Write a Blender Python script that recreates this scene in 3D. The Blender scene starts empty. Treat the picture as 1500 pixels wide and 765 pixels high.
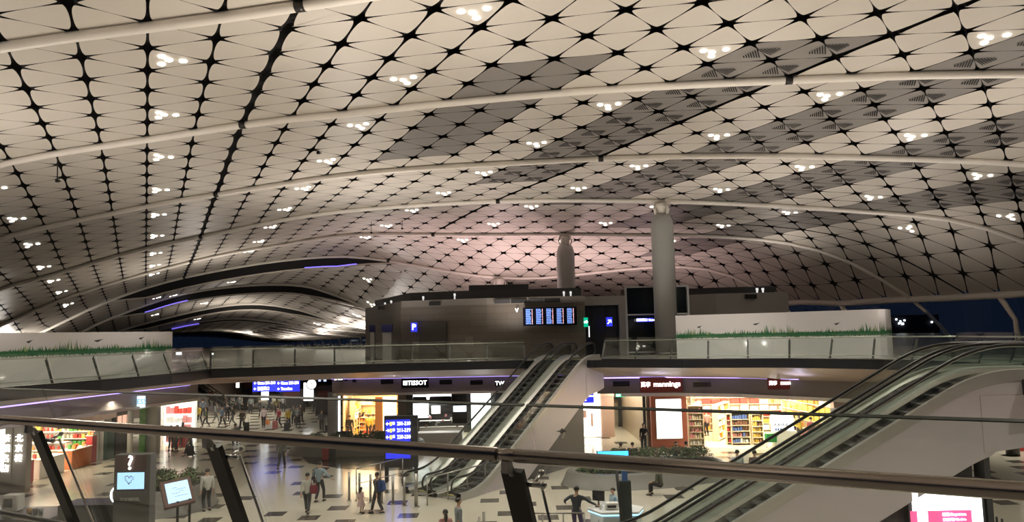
import bpy, bmesh, math, random
from mathutils import Vector, Matrix
C = bpy.context.scene.collection
SC = bpy.context.scene
RND = random.Random(7)
R = math.radians

# ------------------------------------------------------------------ camera, world, exposure
FPX, EYE = 1090.0, 7.2
ROLL = math.atan(0.022)
TILT = math.atan(106.5 * math.cos(ROLL) / FPX)
UPV = Vector((0, -math.sin(TILT), math.cos(TILT)))
FWD = Vector((0, math.cos(TILT), math.sin(TILT)))
RGT = Vector((1, 0, 0)) * math.cos(ROLL) - UPV * math.sin(ROLL)
CUP = Vector((1, 0, 0)) * math.sin(ROLL) + UPV * math.cos(ROLL)
cd = bpy.data.cameras.new('camera')
cd.sensor_width = 36; cd.lens = FPX / 1500 * 36; cd.clip_end = 600; cd.clip_start = 0.05
cam = bpy.data.objects.new('camera', cd); C.objects.link(cam)
M = Matrix((RGT, CUP, -FWD)).transposed().to_4x4()
M.translation = (0, 0, EYE)
cam.matrix_world = M
SC.camera = cam
SC.view_settings.view_transform = 'Standard'; SC.view_settings.look = 'None'
SC.view_settings.gamma = 1; SC.view_settings.use_curve_mapping = False
SC.view_settings.exposure = 0.5
SC.cycles.max_bounces = 7; SC.cycles.transparent_max_bounces = 24
SC.cycles.diffuse_bounces = 3; SC.cycles.glossy_bounces = 3; SC.cycles.transmission_bounces = 4
SC.cycles.sample_clamp_indirect = 4; SC.cycles.sample_clamp_direct = 20
SC.cycles.caustics_reflective = False; SC.cycles.caustics_refractive = False
SC.cycles.use_denoising = True
w = bpy.data.worlds.new('night'); SC.world = w; w.use_nodes = True
w.node_tree.nodes['Background'].inputs[0].default_value = (0.10, 0.16, 0.30, 1)
w.node_tree.nodes['Background'].inputs[1].default_value = 0.045

def lamp(kind, loc, energy, color=(1, .9, .78), size=.3, rot=(0, 0, 0), spot=150, sy=None, blend=.6):
    l = bpy.data.lights.new('lamp_light', kind); l.energy = energy; l.color = color
    if kind == 'AREA':
        l.shape = 'RECTANGLE'; l.size = size; l.size_y = sy or size
    else:
        l.shadow_soft_size = size
    if kind == 'SPOT': l.spot_size = R(spot); l.spot_blend = blend
    o = bpy.data.objects.new('lamp_light', l); o.location = loc; o.rotation_euler = rot
    C.objects.link(o); return o

# added uplights without fixtures, at gallery edges and over the void, washing the vault
UPS = [(-19.5, 10, 6.9, 1700), (-19.2, 26, 6.9, 1600), (-17.5, 38, 6.9, 250), (-9, 44.5, 7.0, 2200), (0, 45.5, 7.0, 900), (8.5, 43.5, 7.0, 220),
       (14, 41.5, 8.2, 900), (19, 36, 7.0, 140), (20, 29, 7.0, 1250), (18, 14, 7.0, 290), (25, 24, 7.0, 550), (-9, -3, 6.9, 600), (0, -3, 6.9, 560), (10, -3, 6.9, 620),
       (-3, 20, 7.8, 1550), (8, 24, 7.8, 1080), (24, 46, 7.2, 750), (20, 56, 10.6, 300)]
for x, y, z, e in UPS:
    lamp('SPOT', (x, y, z), e, (1, .90, .81), .3, (R(180), 0, 0), 168, blend=1)
for x, y, e in ((-8, 64, 1100), (-1, 64, 1500), (5, 65, 1500), (12, 66, 1100), (-2, 72, 900)):
    lamp('SPOT', (x, y, 6.6), e, (1, .72, .72), .4, (R(180), 0, 0), 165, blend=1)   # pink wash behind the cabins
for x, y, e in ((-27, 66, 1800), (-36, 95, 1300), (-50, 140, 1500)):
    lamp('SPOT', (x, y, 6.4), e, (1, .9, .8), .4, (R(180), 0, 0), 165, blend=1)

# ------------------------------------------------------------------ helpers
def ray(x, y):
    d = RGT * (x - 750) + CUP * (382.5 - y) + FWD * FPX
    return d / d.y
def py(x, y, Y):
    d = ray(x, y); return Vector((d.x * Y, Y, EYE + d.z * Y))
def pz(x, y, z=0.0):
    d = ray(x, y); t = (z - EYE) / d.z; return Vector((d.x * t, t, z))
def hz(x): return 489 - .022 * (x - 750)

MATS = {}
def mat(name, col, rough=.6, metal=0., emit=0., ecol=None, var=0., scale=8., bump=0., spec=.5):
    if name in MATS: return MATS[name]
    m = bpy.data.materials.new(name); m.use_nodes = True
    nt = m.node_tree; b = nt.nodes['Principled BSDF']
    b.inputs['Base Color'].default_value = (*col, 1)
    b.inputs['Roughness'].default_value = rough; b.inputs['Metallic'].default_value = metal
    b.inputs['Specular IOR Level'].default_value = spec
    if emit:
        b.inputs['Emission Color'].default_value = (*(ecol or col), 1); b.inputs['Emission Strength'].default_value = emit
    if var or bump:
        tc = nt.nodes.new('ShaderNodeTexCoord'); n = nt.nodes.new('ShaderNodeTexNoise')
        n.inputs['Scale'].default_value = scale; n.inputs['Detail'].default_value = 4
        nt.links.new(tc.outputs['Object'], n.inputs['Vector'])
        if var:
            mx = nt.nodes.new('ShaderNodeMix'); mx.data_type = 'RGBA'
            mx.inputs['A'].default_value = (*[c * (1 - var) for c in col], 1)
            mx.inputs['B'].default_value = (*[min(1, c * (1 + var)) for c in col], 1)
            nt.links.new(n.outputs['Fac'], mx.inputs['Factor']); nt.links.new(mx.outputs['Result'], b.inputs['Base Color'])
        if bump:
            bp = nt.nodes.new('ShaderNodeBump'); bp.inputs['Strength'].default_value = bump
            nt.links.new(n.outputs['Fac'], bp.inputs['Height']); nt.links.new(bp.outputs['Normal'], b.inputs['Normal'])
    MATS[name] = m; return m

def glassmat(name, tint=(.9, .95, .92), refl=.08, rough=.02):
    if name in MATS: return MATS[name]
    m = bpy.data.materials.new(name); m.use_nodes = True; nt = m.node_tree
    nt.nodes.clear()
    o = nt.nodes.new('ShaderNodeOutputMaterial'); t = nt.nodes.new('ShaderNodeBsdfTransparent')
    g = nt.nodes.new('ShaderNodeBsdfGlossy'); mx = nt.nodes.new('ShaderNodeMixShader')
    fr = nt.nodes.new('ShaderNodeLayerWeight'); fr.inputs['Blend'].default_value = .5
    pw = nt.nodes.new('ShaderNodeMath'); pw.operation = 'POWER'; pw.inputs[1].default_value = 5
    nt.links.new(fr.outputs['Facing'], pw.inputs[0])
    ad = nt.nodes.new('ShaderNodeMath'); ad.operation = 'MULTIPLY_ADD'; ad.inputs[1].default_value = .9; ad.inputs[2].default_value = refl; ad.use_clamp = True
    t.inputs[0].default_value = (*tint, 1); g.inputs['Roughness'].default_value = rough
    nt.links.new(pw.outputs[0], ad.inputs[0]); nt.links.new(ad.outputs[0], mx.inputs[0])
    nt.links.new(t.outputs[0], mx.inputs[1]); nt.links.new(g.outputs[0], mx.inputs[2]); nt.links.new(mx.outputs[0], o.inputs[0])
    MATS[name] = m; return m

def wmat(o):
    return o.matrix_world if (o.parent is None) else wmat(o.parent)
class MB:
    """collects geometry for ONE mesh"""
    def __init__(s): s.v = []; s.f = []; s.m = []; s.sm = []
    def add(s, vs, fs, mi=0, smooth=False, xf=None):
        b = len(s.v)
        s.v += [(xf @ Vector(v)) if xf else Vector(v) for v in vs]
        for f in fs: s.f.append(tuple(b + i for i in f)); s.m.append(mi); s.sm.append(smooth)
        return s
    def box(s, c, d, mi=0, xf=None, rz=0., bev=0.):
        x, y, z = d[0] / 2, d[1] / 2, d[2] / 2
        T = Matrix.Translation(c) @ Matrix.Rotation(rz, 4, 'Z')
        if xf: T = xf @ T
        if bev > 0:
            bm = bmesh.new(); bmesh.ops.create_cube(bm, size=1)
            bmesh.ops.scale(bm, vec=d, verts=bm.verts)
            bmesh.ops.bevel(bm, geom=bm.edges[:], offset=bev, segments=2, affect='EDGES')
            bm.verts.index_update()
            s.add([v.co.copy() for v in bm.verts], [[v.index for v in f.verts] for f in bm.faces], mi, False, T); bm.free(); return s
        vs = [(-x, -y, -z), (x, -y, -z), (x, y, -z), (-x, y, -z), (-x, -y, z), (x, -y, z), (x, y, z), (-x, y, z)]
        return s.add(vs, [(0, 3, 2, 1), (4, 5, 6, 7), (0, 1, 5, 4), (1, 2, 6, 5), (2, 3, 7, 6), (3, 0, 4, 7)], mi, False, T)
    def prism(s, pts, z0, z1, mi=0):
        n = len(pts)
        vs = [(p[0], p[1], z0 if not callable(z0) else z0(p)) for p in pts] + [(p[0], p[1], z1 if not callable(z1) else z1(p)) for p in pts]
        fs = [(i, (i + 1) % n, n + (i + 1) % n, n + i) for i in range(n)] + [tuple(range(n))[::-1], tuple(range(n, 2 * n))]
        return s.add(vs, fs, mi)
    def slab(s, poly, th, nrm, mi=0):
        """polygon (3d pts) thickened along nrm"""
        n = len(poly); N = Vector(nrm).normalized() * th
        vs = [Vector(p) for p in poly] + [Vector(p) + N for p in poly]
        fs = [(i, (i + 1) % n, n + (i + 1) % n, n + i) for i in range(n)] + [tuple(range(n))[::-1], tuple(range(n, 2 * n))]
        return s.add(vs, fs, mi)
    def tube(s, pts, r, n=8, mi=0, cap=True, smooth=True, flat=None):
        pts = [Vector(p) for p in pts]; m = len(pts); b = []; U = None
        for k, p in enumerate(pts):
            t = (pts[min(k + 1, m - 1)] - pts[max(k - 1, 0)]).normalized()
            if U is None:
                U = t.orthogonal().normalized() if abs(t.z) > .95 else t.cross(Vector((0, 0, 1))).normalized()
            else:
                U = (U - t * U.dot(t)).normalized()
            V = t.cross(U); rr = r[k] if isinstance(r, (list, tuple)) else r
            ra, rb = (rr, rr) if flat is None else (rr, rr * flat)
            for q in range(n):
                a = 2 * math.pi * q / n + (math.pi / n if n == 4 else 0); b.append(p + U * ra * math.cos(a) + V * rb * math.sin(a))
        fs = [(k * n + q, k * n + (q + 1) % n, (k + 1) * n + (q + 1) % n, (k + 1) * n + q) for k in range(m - 1) for q in range(n)]
        if cap: fs += [tuple(range(n))[::-1], tuple(range((m - 1) * n, m * n))]
        return s.add(b, fs, mi, smooth)
    def lathe(s, prof, n=16, mi=0, xf=None, smooth=True):
        vs = [(r * math.cos(2 * math.pi * q / n), r * math.sin(2 * math.pi * q / n), z) for r, z in prof for q in range(n)]
        fs = [(k * n + q, k * n + (q + 1) % n, (k + 1) * n + (q + 1) % n, (k + 1) * n + q) for k in range(len(prof) - 1) for q in range(n)]
        fs += [tuple(range(n))[::-1], tuple(range((len(prof) - 1) * n, len(prof) * n))]
        return s.add(vs, fs, mi, smooth, xf)
    def ball(s, c, r, n=8, mi=0, xf=None):
        rr = (r, r, r) if not isinstance(r, (tuple, list)) else r
        T = Matrix.Translation(c) @ Matrix.Diagonal((*rr, 1))
        if xf: T = xf @ T
        return s.lathe([(max(.001, math.sin(math.pi * k / n)), -math.cos(math.pi * k / n)) for k in range(n + 1)], n + 2, mi, T)
    def build(s, name, mats, parent=None, kind=None):
        me = bpy.data.meshes.new(name)
        inv = wmat(parent).inverted() if (parent and not getattr(s, 'local', False)) else None
        me.from_pydata([(inv @ v) if inv else v for v in s.v], [], s.f)
        for m in (mats if isinstance(mats, (list, tuple)) else [mats]): me.materials.append(m)
        me.polygons.foreach_set('material_index', s.m); me.polygons.foreach_set('use_smooth', s.sm); me.update()
        o = bpy.data.objects.new(name, me); C.objects.link(o)
        if parent: o.parent = parent
        if kind: o['kind'] = kind
        return o

def thing(name, label, cat, loc=(0, 0, 0), rz=0., group=None):
    o = bpy.data.objects.new(name, None); C.objects.link(o)
    o.location = loc; o.rotation_euler = (0, 0, rz); o.empty_display_size = .2
    o.matrix_world = Matrix.Translation(loc) @ Matrix.Rotation(rz, 4, 'Z')
    o['label'] = label; o['category'] = cat
    if group: o['group'] = group
    return o
def tag(o, label, cat, group=None):
    o['label'] = label; o['category'] = cat
    if group: o['group'] = group
    return o
def sub(o, d={}):  # children of o
    return [c for c in o.children]
def dup(root, loc, rz, label, group=None, scale=None):
    r = root.copy(); C.objects.link(r); r.location = loc; r.rotation_euler = (0, 0, rz)
    if scale: r.scale = (scale,) * 3
    r['label'] = label
    if group: r['group'] = group
    for ch in list(root.children):
        c = ch.copy(); C.objects.link(c); c.parent = r
        for g in ch.children:
            d = g.copy(); C.objects.link(d); d.parent = c
    return r
def text(s, size, loc, xdir, updir, m, parent=None, depth=.01, align='CENTER', sx=1., font=None):
    """lettering as mesh standing at loc, reading along xdir"""
    name = 'lettering'
    cu = bpy.data.curves.new(name, 'FONT'); cu.body = s; cu.size = size; cu.extrude = depth; cu.align_x = align; cu.align_y = 'CENTER'
    cu.resolution_u = 2; cu.offset = size * .012
    t = bpy.data.objects.new(name, cu); C.objects.link(t)
    dg = bpy.context.evaluated_depsgraph_get()
    me = bpy.data.meshes.new_from_object(t.evaluated_get(dg)); bpy.data.objects.remove(t)
    X = Vector(xdir).normalized(); U = Vector(updir).normalized(); N = X.cross(U)
    T = Matrix((X * sx, U, N)).transposed().to_4x4(); T.translation = loc
    if parent: T = parent.matrix_world.inverted() @ T
    me.transform(T); me.materials.clear(); me.materials.append(m)
    o = bpy.data.objects.new(name, me); C.objects.link(o)
    if parent: o.parent = parent
    return o

# ------------------------------------------------------------------ materials
WHITE = mat('white_panel_paint', (.60, .555, .49), .42, var=.05, scale=.6)
GREYP = mat('grey_perforated_panel', (.225, .208, .19), .55, var=.12, scale=60)
BLACK = mat('black_void', (.008, .008, .009), .8)
RIBM = mat('white_tube_paint', (.82, .77, .70), .45, var=.04, scale=2)  # paler than the panels: light the ribs catch from below, put into the colour
COLM = mat('grey_column_cladding', (.42, .42, .40), .5, var=.05, scale=2)
STEEL = mat('brushed_steel', (.55, .53, .50), .28, 1., var=.08, scale=30)
DSTEEL = mat('dark_painted_steel', (.035, .032, .03), .4, .3, var=.1, scale=10)
LAMPM = mat('lamp_glow', (1, .95, .85), .5, emit=6, ecol=(1, .93, .82))
DARK = mat('charcoal_paint', (.03, .03, .032), .6, var=.1)
FASCIA = mat('black_fascia', (.014, .015, .018), .35, var=.1)

# ------------------------------------------------------------------ vault lattice (plan vectors of the triangular grid, heights above eye level)
P0 = Vector((-10.7808, 21.5555)); DV = Vector((-.95753, 1.94732)); BV = Vector((2.18227, -.32592))
ZT=[[3.63,4.5,5.39,6.23,6.96,7.49,7.88,8.18,8.4,8.57,8.7,8.81,8.91,9.01,9.11,9.21,9.3,9.38,9.44,9.48,9.5,9.48,9.44,9.38,9.3,9.21,9.09,8.96,8.8,8.61,8.39,8.12,7.8,7.42,6.95,6.34,5.54,4.45,3.23,1.99],[3.65,4.52,5.41,6.25,6.97,7.51,7.92,8.21,8.43,8.59,8.72,8.82,8.92,9.02,9.12,9.22,9.31,9.39,9.45,9.49,9.51,9.49,9.46,9.39,9.32,9.22,9.11,8.98,8.82,8.64,8.42,8.16,7.85,7.48,7.01,6.39,5.56,4.48,3.25,2.01],[3.67,4.54,5.42,6.24,6.94,7.5,7.92,8.22,8.43,8.6,8.72,8.83,8.92,9.02,9.12,9.22,9.31,9.39,9.45,9.49,9.51,9.5,9.46,9.4,9.32,9.22,9.11,8.98,8.82,8.64,8.42,8.17,7.86,7.5,7.02,6.39,5.55,4.48,3.26,2.02],[3.69,4.55,5.42,6.23,6.93,7.49,7.91,8.21,8.42,8.58,8.71,8.82,8.92,9.02,9.12,9.22,9.31,9.39,9.45,9.49,9.5,9.49,9.45,9.39,9.31,9.22,9.11,8.97,8.82,8.63,8.41,8.15,7.84,7.48,7.02,6.39,5.55,4.48,3.26,2],[3.68,4.55,5.42,6.23,6.93,7.49,7.9,8.2,8.41,8.57,8.7,8.8,8.9,9.01,9.11,9.21,9.3,9.38,9.44,9.48,9.5,9.49,9.45,9.38,9.3,9.21,9.1,8.96,8.8,8.62,8.39,8.13,7.82,7.46,7,6.39,5.56,4.48,3.24,1.98],[3.65,4.54,5.42,6.25,6.96,7.5,7.9,8.19,8.4,8.55,8.68,8.79,8.89,9,9.1,9.2,9.29,9.37,9.44,9.48,9.49,9.48,9.44,9.38,9.3,9.21,9.09,8.96,8.8,8.61,8.39,8.12,7.82,7.45,6.99,6.36,5.53,4.46,3.24,1.99],[3.62,4.51,5.41,6.25,6.97,7.51,7.91,8.19,8.39,8.54,8.67,8.78,8.89,8.99,9.1,9.2,9.29,9.37,9.43,9.48,9.49,9.48,9.44,9.38,9.3,9.21,9.09,8.96,8.8,8.61,8.38,8.12,7.82,7.45,6.98,6.35,5.51,4.45,3.25,2],[3.61,4.5,5.38,6.21,6.93,7.49,7.9,8.19,8.39,8.54,8.65,8.76,8.88,8.99,9.1,9.2,9.29,9.37,9.44,9.48,9.49,9.48,9.44,9.38,9.3,9.21,9.09,8.96,8.8,8.61,8.38,8.12,7.81,7.45,6.99,6.36,5.53,4.47,3.25,1.99],[3.6,4.48,5.35,6.17,6.88,7.46,7.9,8.21,8.42,8.56,8.65,8.76,8.88,9,9.11,9.21,9.3,9.39,9.45,9.49,9.5,9.48,9.44,9.38,9.3,9.2,9.09,8.96,8.8,8.61,8.38,8.11,7.81,7.45,7,6.39,5.57,4.49,3.26,1.98],[3.57,4.44,5.31,6.12,6.84,7.43,7.9,8.25,8.49,8.61,8.69,8.78,8.9,9.03,9.14,9.23,9.33,9.41,9.47,9.5,9.5,9.48,9.44,9.37,9.29,9.2,9.09,8.96,8.8,8.61,8.38,8.11,7.81,7.45,7,6.4,5.58,4.5,3.27,2.01],[3.52,4.4,5.26,6.08,6.81,7.42,7.9,8.27,8.52,8.66,8.77,8.88,8.99,9.1,9.19,9.27,9.36,9.44,9.49,9.51,9.51,9.48,9.43,9.37,9.29,9.19,9.08,8.95,8.8,8.62,8.4,8.13,7.82,7.46,7,6.39,5.57,4.49,3.27,2.02],[3.45,4.33,5.21,6.04,6.78,7.4,7.89,8.26,8.51,8.67,8.8,8.92,9.03,9.15,9.23,9.31,9.4,9.48,9.52,9.53,9.52,9.48,9.43,9.36,9.28,9.19,9.08,8.95,8.81,8.64,8.43,8.17,7.87,7.49,7,6.35,5.5,4.44,3.24,2],[3.37,4.27,5.15,6,6.75,7.38,7.88,8.25,8.5,8.67,8.81,8.94,9.06,9.18,9.27,9.34,9.44,9.5,9.53,9.53,9.52,9.49,9.43,9.35,9.27,9.18,9.07,8.95,8.82,8.66,8.47,8.23,7.92,7.53,7.01,6.32,5.43,4.38,3.19,1.97],[3.31,4.2,5.09,5.93,6.7,7.35,7.86,8.24,8.48,8.66,8.82,8.97,9.1,9.23,9.31,9.38,9.45,9.5,9.54,9.54,9.52,9.5,9.44,9.36,9.28,9.18,9.07,8.95,8.82,8.67,8.5,8.27,7.97,7.58,7.03,6.3,5.4,4.33,3.17,1.97],[3.24,4.13,5.01,5.85,6.62,7.29,7.83,8.23,8.47,8.65,8.83,8.99,9.13,9.26,9.33,9.41,9.47,9.52,9.55,9.56,9.55,9.52,9.46,9.37,9.29,9.18,9.05,8.94,8.82,8.68,8.51,8.29,8.01,7.61,7.06,6.3,5.37,4.31,3.16,1.98],[3.14,4.03,4.9,5.74,6.51,7.19,7.74,8.16,8.42,8.61,8.78,8.96,9.14,9.26,9.31,9.4,9.47,9.53,9.57,9.58,9.55,9.51,9.45,9.38,9.3,9.18,9.04,8.92,8.8,8.67,8.5,8.29,8.01,7.61,7.06,6.28,5.34,4.28,3.14,1.97],[3.01,3.9,4.77,5.61,6.38,7.05,7.59,7.99,8.26,8.48,8.68,8.87,9.11,9.24,9.33,9.4,9.49,9.51,9.54,9.54,9.53,9.5,9.44,9.39,9.31,9.2,9.05,8.91,8.78,8.64,8.48,8.26,7.96,7.55,6.98,6.21,5.28,4.24,3.12,1.96],[2.84,3.73,4.61,5.45,6.22,6.88,7.41,7.81,8.1,8.32,8.54,8.75,9,9.16,9.26,9.37,9.46,9.48,9.5,9.51,9.51,9.48,9.44,9.38,9.29,9.18,9.03,8.89,8.75,8.61,8.44,8.21,7.89,7.45,6.87,6.11,5.21,4.19,3.1,1.96],[2.64,3.53,4.41,5.26,6.04,6.7,7.23,7.63,7.93,8.19,8.42,8.64,8.9,9.08,9.2,9.32,9.42,9.46,9.48,9.49,9.49,9.46,9.42,9.37,9.28,9.16,9.02,8.87,8.72,8.58,8.39,8.15,7.81,7.36,6.76,6.02,5.15,4.15,3.08,1.96],[2.41,3.3,4.18,5.04,5.84,6.52,7.05,7.45,7.76,8.04,8.29,8.51,8.73,8.96,9.14,9.27,9.38,9.45,9.48,9.47,9.46,9.45,9.42,9.36,9.27,9.15,9.02,8.85,8.69,8.55,8.35,8.08,7.73,7.27,6.68,5.96,5.1,4.12,3.07,1.96],[2.15,3.03,3.92,4.8,5.62,6.33,6.87,7.25,7.59,7.89,8.16,8.39,8.56,8.81,9.04,9.21,9.35,9.42,9.45,9.45,9.44,9.43,9.39,9.34,9.27,9.17,9.03,8.84,8.67,8.5,8.29,8.02,7.68,7.22,6.63,5.92,5.07,4.11,3.06,1.95],[1.87,2.74,3.63,4.52,5.36,6.11,6.67,7.05,7.39,7.7,8.02,8.29,8.5,8.73,8.94,9.14,9.27,9.34,9.37,9.37,9.36,9.35,9.34,9.29,9.21,9.11,8.98,8.81,8.62,8.43,8.22,7.97,7.63,7.19,6.62,5.92,5.08,4.12,3.06,1.94],[1.57,2.42,3.31,4.21,5.06,5.81,6.4,6.84,7.21,7.53,7.88,8.19,8.44,8.66,8.87,9.06,9.19,9.27,9.31,9.32,9.31,9.31,9.29,9.25,9.17,9.07,8.94,8.78,8.59,8.39,8.18,7.93,7.61,7.18,6.64,5.96,5.14,4.17,3.09,1.93],[1.28,2.11,3.01,3.91,4.76,5.49,6.1,6.59,7.02,7.39,7.74,8.07,8.34,8.58,8.8,8.98,9.13,9.22,9.28,9.3,9.3,9.3,9.27,9.23,9.15,9.04,8.91,8.75,8.58,8.38,8.16,7.91,7.6,7.21,6.7,6.06,5.25,4.27,3.14,1.94],[1.04,1.84,2.75,3.66,4.48,5.2,5.8,6.31,6.77,7.22,7.6,7.93,8.21,8.47,8.71,8.92,9.08,9.19,9.26,9.29,9.3,9.3,9.27,9.22,9.14,9.03,8.9,8.74,8.57,8.37,8.15,7.9,7.61,7.25,6.8,6.2,5.42,4.43,3.25,1.98],[0.89,1.71,2.59,3.47,4.28,4.95,5.51,6.02,6.52,7,7.42,7.76,8.05,8.34,8.61,8.85,9.04,9.17,9.25,9.29,9.31,9.3,9.28,9.22,9.14,9.03,8.89,8.74,8.56,8.36,8.14,7.89,7.61,7.3,6.91,6.39,5.65,4.65,3.42,2.07],[0.79,1.62,2.49,3.35,4.13,4.76,5.26,5.73,6.27,6.77,7.21,7.56,7.87,8.18,8.5,8.78,8.99,9.14,9.22,9.27,9.29,9.3,9.27,9.21,9.12,9.01,8.88,8.73,8.55,8.35,8.13,7.89,7.62,7.34,7.02,6.57,5.89,4.89,3.58,2.14],[0.69,1.52,2.38,3.22,4,4.61,5.05,5.53,6.07,6.56,7,7.36,7.69,8.03,8.39,8.7,8.93,9.09,9.18,9.23,9.27,9.27,9.25,9.19,9.1,8.99,8.86,8.72,8.55,8.35,8.14,7.9,7.64,7.37,7.1,6.71,6.05,5.06,3.64,2.12],[0.57,1.39,2.23,3.05,3.8,4.41,4.91,5.4,5.91,6.39,6.82,7.2,7.56,7.91,8.27,8.58,8.83,9.01,9.12,9.19,9.22,9.22,9.19,9.13,9.05,8.95,8.83,8.69,8.54,8.36,8.16,7.94,7.7,7.45,7.16,6.73,6.03,4.98,3.57,2.02],[0.4,1.22,2.04,2.83,3.56,4.2,4.76,5.28,5.77,6.24,6.67,7.07,7.45,7.81,8.15,8.46,8.72,8.91,9.04,9.12,9.15,9.14,9.11,9.05,8.97,8.88,8.77,8.65,8.51,8.35,8.17,7.98,7.76,7.52,7.19,6.7,5.95,4.87,3.5,2],[0.19,0.99,1.78,2.57,3.31,3.99,4.6,5.14,5.64,6.11,6.55,6.96,7.35,7.71,8.05,8.35,8.61,8.82,8.97,9.05,9.07,9.05,9,8.94,8.86,8.78,8.7,8.59,8.46,8.32,8.16,7.99,7.79,7.55,7.21,6.69,5.92,4.84,3.48,2],[-0.09,0.69,1.47,2.26,3.04,3.77,4.42,4.99,5.5,5.97,6.43,6.86,7.26,7.63,7.96,8.25,8.5,8.73,8.9,8.99,8.99,8.94,8.88,8.8,8.73,8.66,8.59,8.49,8.38,8.24,8.1,7.95,7.77,7.54,7.21,6.71,5.96,4.89,3.52,2],[-0.4,0.35,1.11,1.9,2.72,3.52,4.22,4.81,5.34,5.84,6.31,6.76,7.19,7.57,7.89,8.16,8.41,8.66,8.87,8.95,8.92,8.84,8.74,8.66,8.58,8.51,8.44,8.36,8.25,8.11,7.99,7.86,7.71,7.49,7.18,6.74,6.04,5.01,3.61,2],[-0.73,-0.02,0.72,1.5,2.34,3.21,3.97,4.59,5.17,5.71,6.21,6.69,7.13,7.52,7.85,8.1,8.34,8.62,8.85,8.92,8.86,8.75,8.62,8.51,8.42,8.32,8.25,8.17,8.05,7.92,7.81,7.72,7.6,7.4,7.13,6.73,6.09,5.11,3.72,2.04],[-1.06,-0.39,0.31,1.07,1.9,2.78,3.61,4.34,4.99,5.59,6.14,6.64,7.1,7.49,7.82,8.1,8.35,8.61,8.81,8.88,8.82,8.7,8.54,8.39,8.24,8.11,7.99,7.88,7.77,7.66,7.58,7.52,7.44,7.3,7.06,6.67,6.01,5.02,3.65,2.07],[-1.35,-0.72,-0.06,0.64,1.44,2.35,3.26,4.09,4.83,5.49,6.08,6.61,7.07,7.47,7.81,8.1,8.37,8.6,8.77,8.84,8.79,8.65,8.47,8.25,8.04,7.84,7.67,7.53,7.41,7.33,7.29,7.27,7.24,7.15,6.95,6.57,5.91,4.89,3.55,2.04],[-1.6,-0.99,-0.36,0.31,1.07,2.02,2.98,3.89,4.69,5.41,6.03,6.57,7.04,7.44,7.79,8.09,8.35,8.58,8.73,8.79,8.75,8.59,8.36,8.09,7.8,7.53,7.3,7.11,6.99,6.92,6.92,6.95,6.98,6.95,6.81,6.48,5.85,4.86,3.53,2.03],[-1.79,-1.19,-0.55,0.14,0.93,1.86,2.83,3.75,4.59,5.34,5.98,6.52,6.98,7.38,7.72,8.02,8.29,8.5,8.66,8.72,8.67,8.49,8.21,7.87,7.51,7.17,6.87,6.64,6.5,6.46,6.5,6.58,6.67,6.71,6.64,6.4,5.86,4.95,3.66,2.2],[-1.93,-1.31,-0.65,0.07,0.89,1.79,2.74,3.67,4.51,5.25,5.9,6.44,6.88,7.26,7.6,7.89,8.15,8.36,8.51,8.58,8.52,8.32,7.99,7.58,7.15,6.75,6.4,6.14,5.98,5.95,6.03,6.17,6.31,6.41,6.42,6.28,5.88,5.07,3.82,2.34],[-2.02,-1.39,-0.7,0.04,0.86,1.75,2.67,3.58,4.39,5.12,5.76,6.28,6.71,7.08,7.4,7.68,7.92,8.11,8.25,8.31,8.26,8.02,7.65,7.21,6.74,6.29,5.91,5.63,5.47,5.44,5.56,5.73,5.91,6.05,6.11,6.05,5.76,5.04,3.81,2.3],[-2.09,-1.44,-0.75,0,0.81,1.67,2.55,3.41,4.2,4.9,5.52,6.03,6.45,6.81,7.11,7.37,7.59,7.76,7.86,7.89,7.79,7.55,7.17,6.73,6.26,5.82,5.43,5.15,5.01,5,5.12,5.3,5.49,5.64,5.72,5.66,5.35,4.63,3.47,2.06],[-2.16,-1.5,-0.8,-0.06,0.73,1.55,2.38,3.18,3.93,4.61,5.2,5.7,6.11,6.46,6.75,6.99,7.17,7.3,7.36,7.34,7.21,6.95,6.6,6.18,5.74,5.33,4.97,4.72,4.6,4.61,4.71,4.88,5.06,5.21,5.26,5.16,4.81,4.12,3.1,1.89],[-2.23,-1.57,-0.88,-0.15,0.61,1.39,2.17,2.92,3.62,4.26,4.83,5.31,5.71,6.04,6.31,6.53,6.68,6.77,6.79,6.72,6.56,6.3,5.97,5.59,5.2,4.83,4.53,4.32,4.23,4.24,4.34,4.49,4.65,4.76,4.78,4.65,4.28,3.65,2.77,1.74],[-2.31,-1.66,-0.98,-0.28,0.45,1.19,1.92,2.62,3.28,3.88,4.42,4.87,5.26,5.58,5.83,6.01,6.14,6.19,6.17,6.07,5.89,5.63,5.32,4.97,4.64,4.34,4.1,3.94,3.87,3.9,3.99,4.12,4.24,4.33,4.31,4.15,3.8,3.23,2.47,1.56],[-2.4,-1.77,-1.11,-0.43,0.26,0.96,1.64,2.3,2.92,3.48,3.98,4.41,4.78,5.07,5.3,5.47,5.56,5.59,5.54,5.42,5.22,4.97,4.67,4.36,4.09,3.85,3.67,3.56,3.52,3.55,3.63,3.74,3.84,3.9,3.86,3.69,3.36,2.85,2.18,1.37],[-2.51,-1.9,-1.26,-0.61,0.05,0.7,1.34,1.96,2.53,3.06,3.53,3.93,4.27,4.55,4.76,4.9,4.97,4.98,4.91,4.78,4.58,4.32,4.04,3.77,3.55,3.37,3.25,3.18,3.16,3.2,3.28,3.37,3.45,3.48,3.43,3.25,2.95,2.49,1.89,1.15],[-2.65,-2.05,-1.44,-0.81,-0.19,0.42,1.02,1.6,2.14,2.63,3.06,3.44,3.76,4.01,4.2,4.33,4.38,4.37,4.3,4.16,3.97,3.73,3.47,3.22,3.05,2.93,2.84,2.8,2.8,2.85,2.91,2.99,3.05,3.06,2.99,2.82,2.53,2.12,1.58,0.9]]
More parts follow.
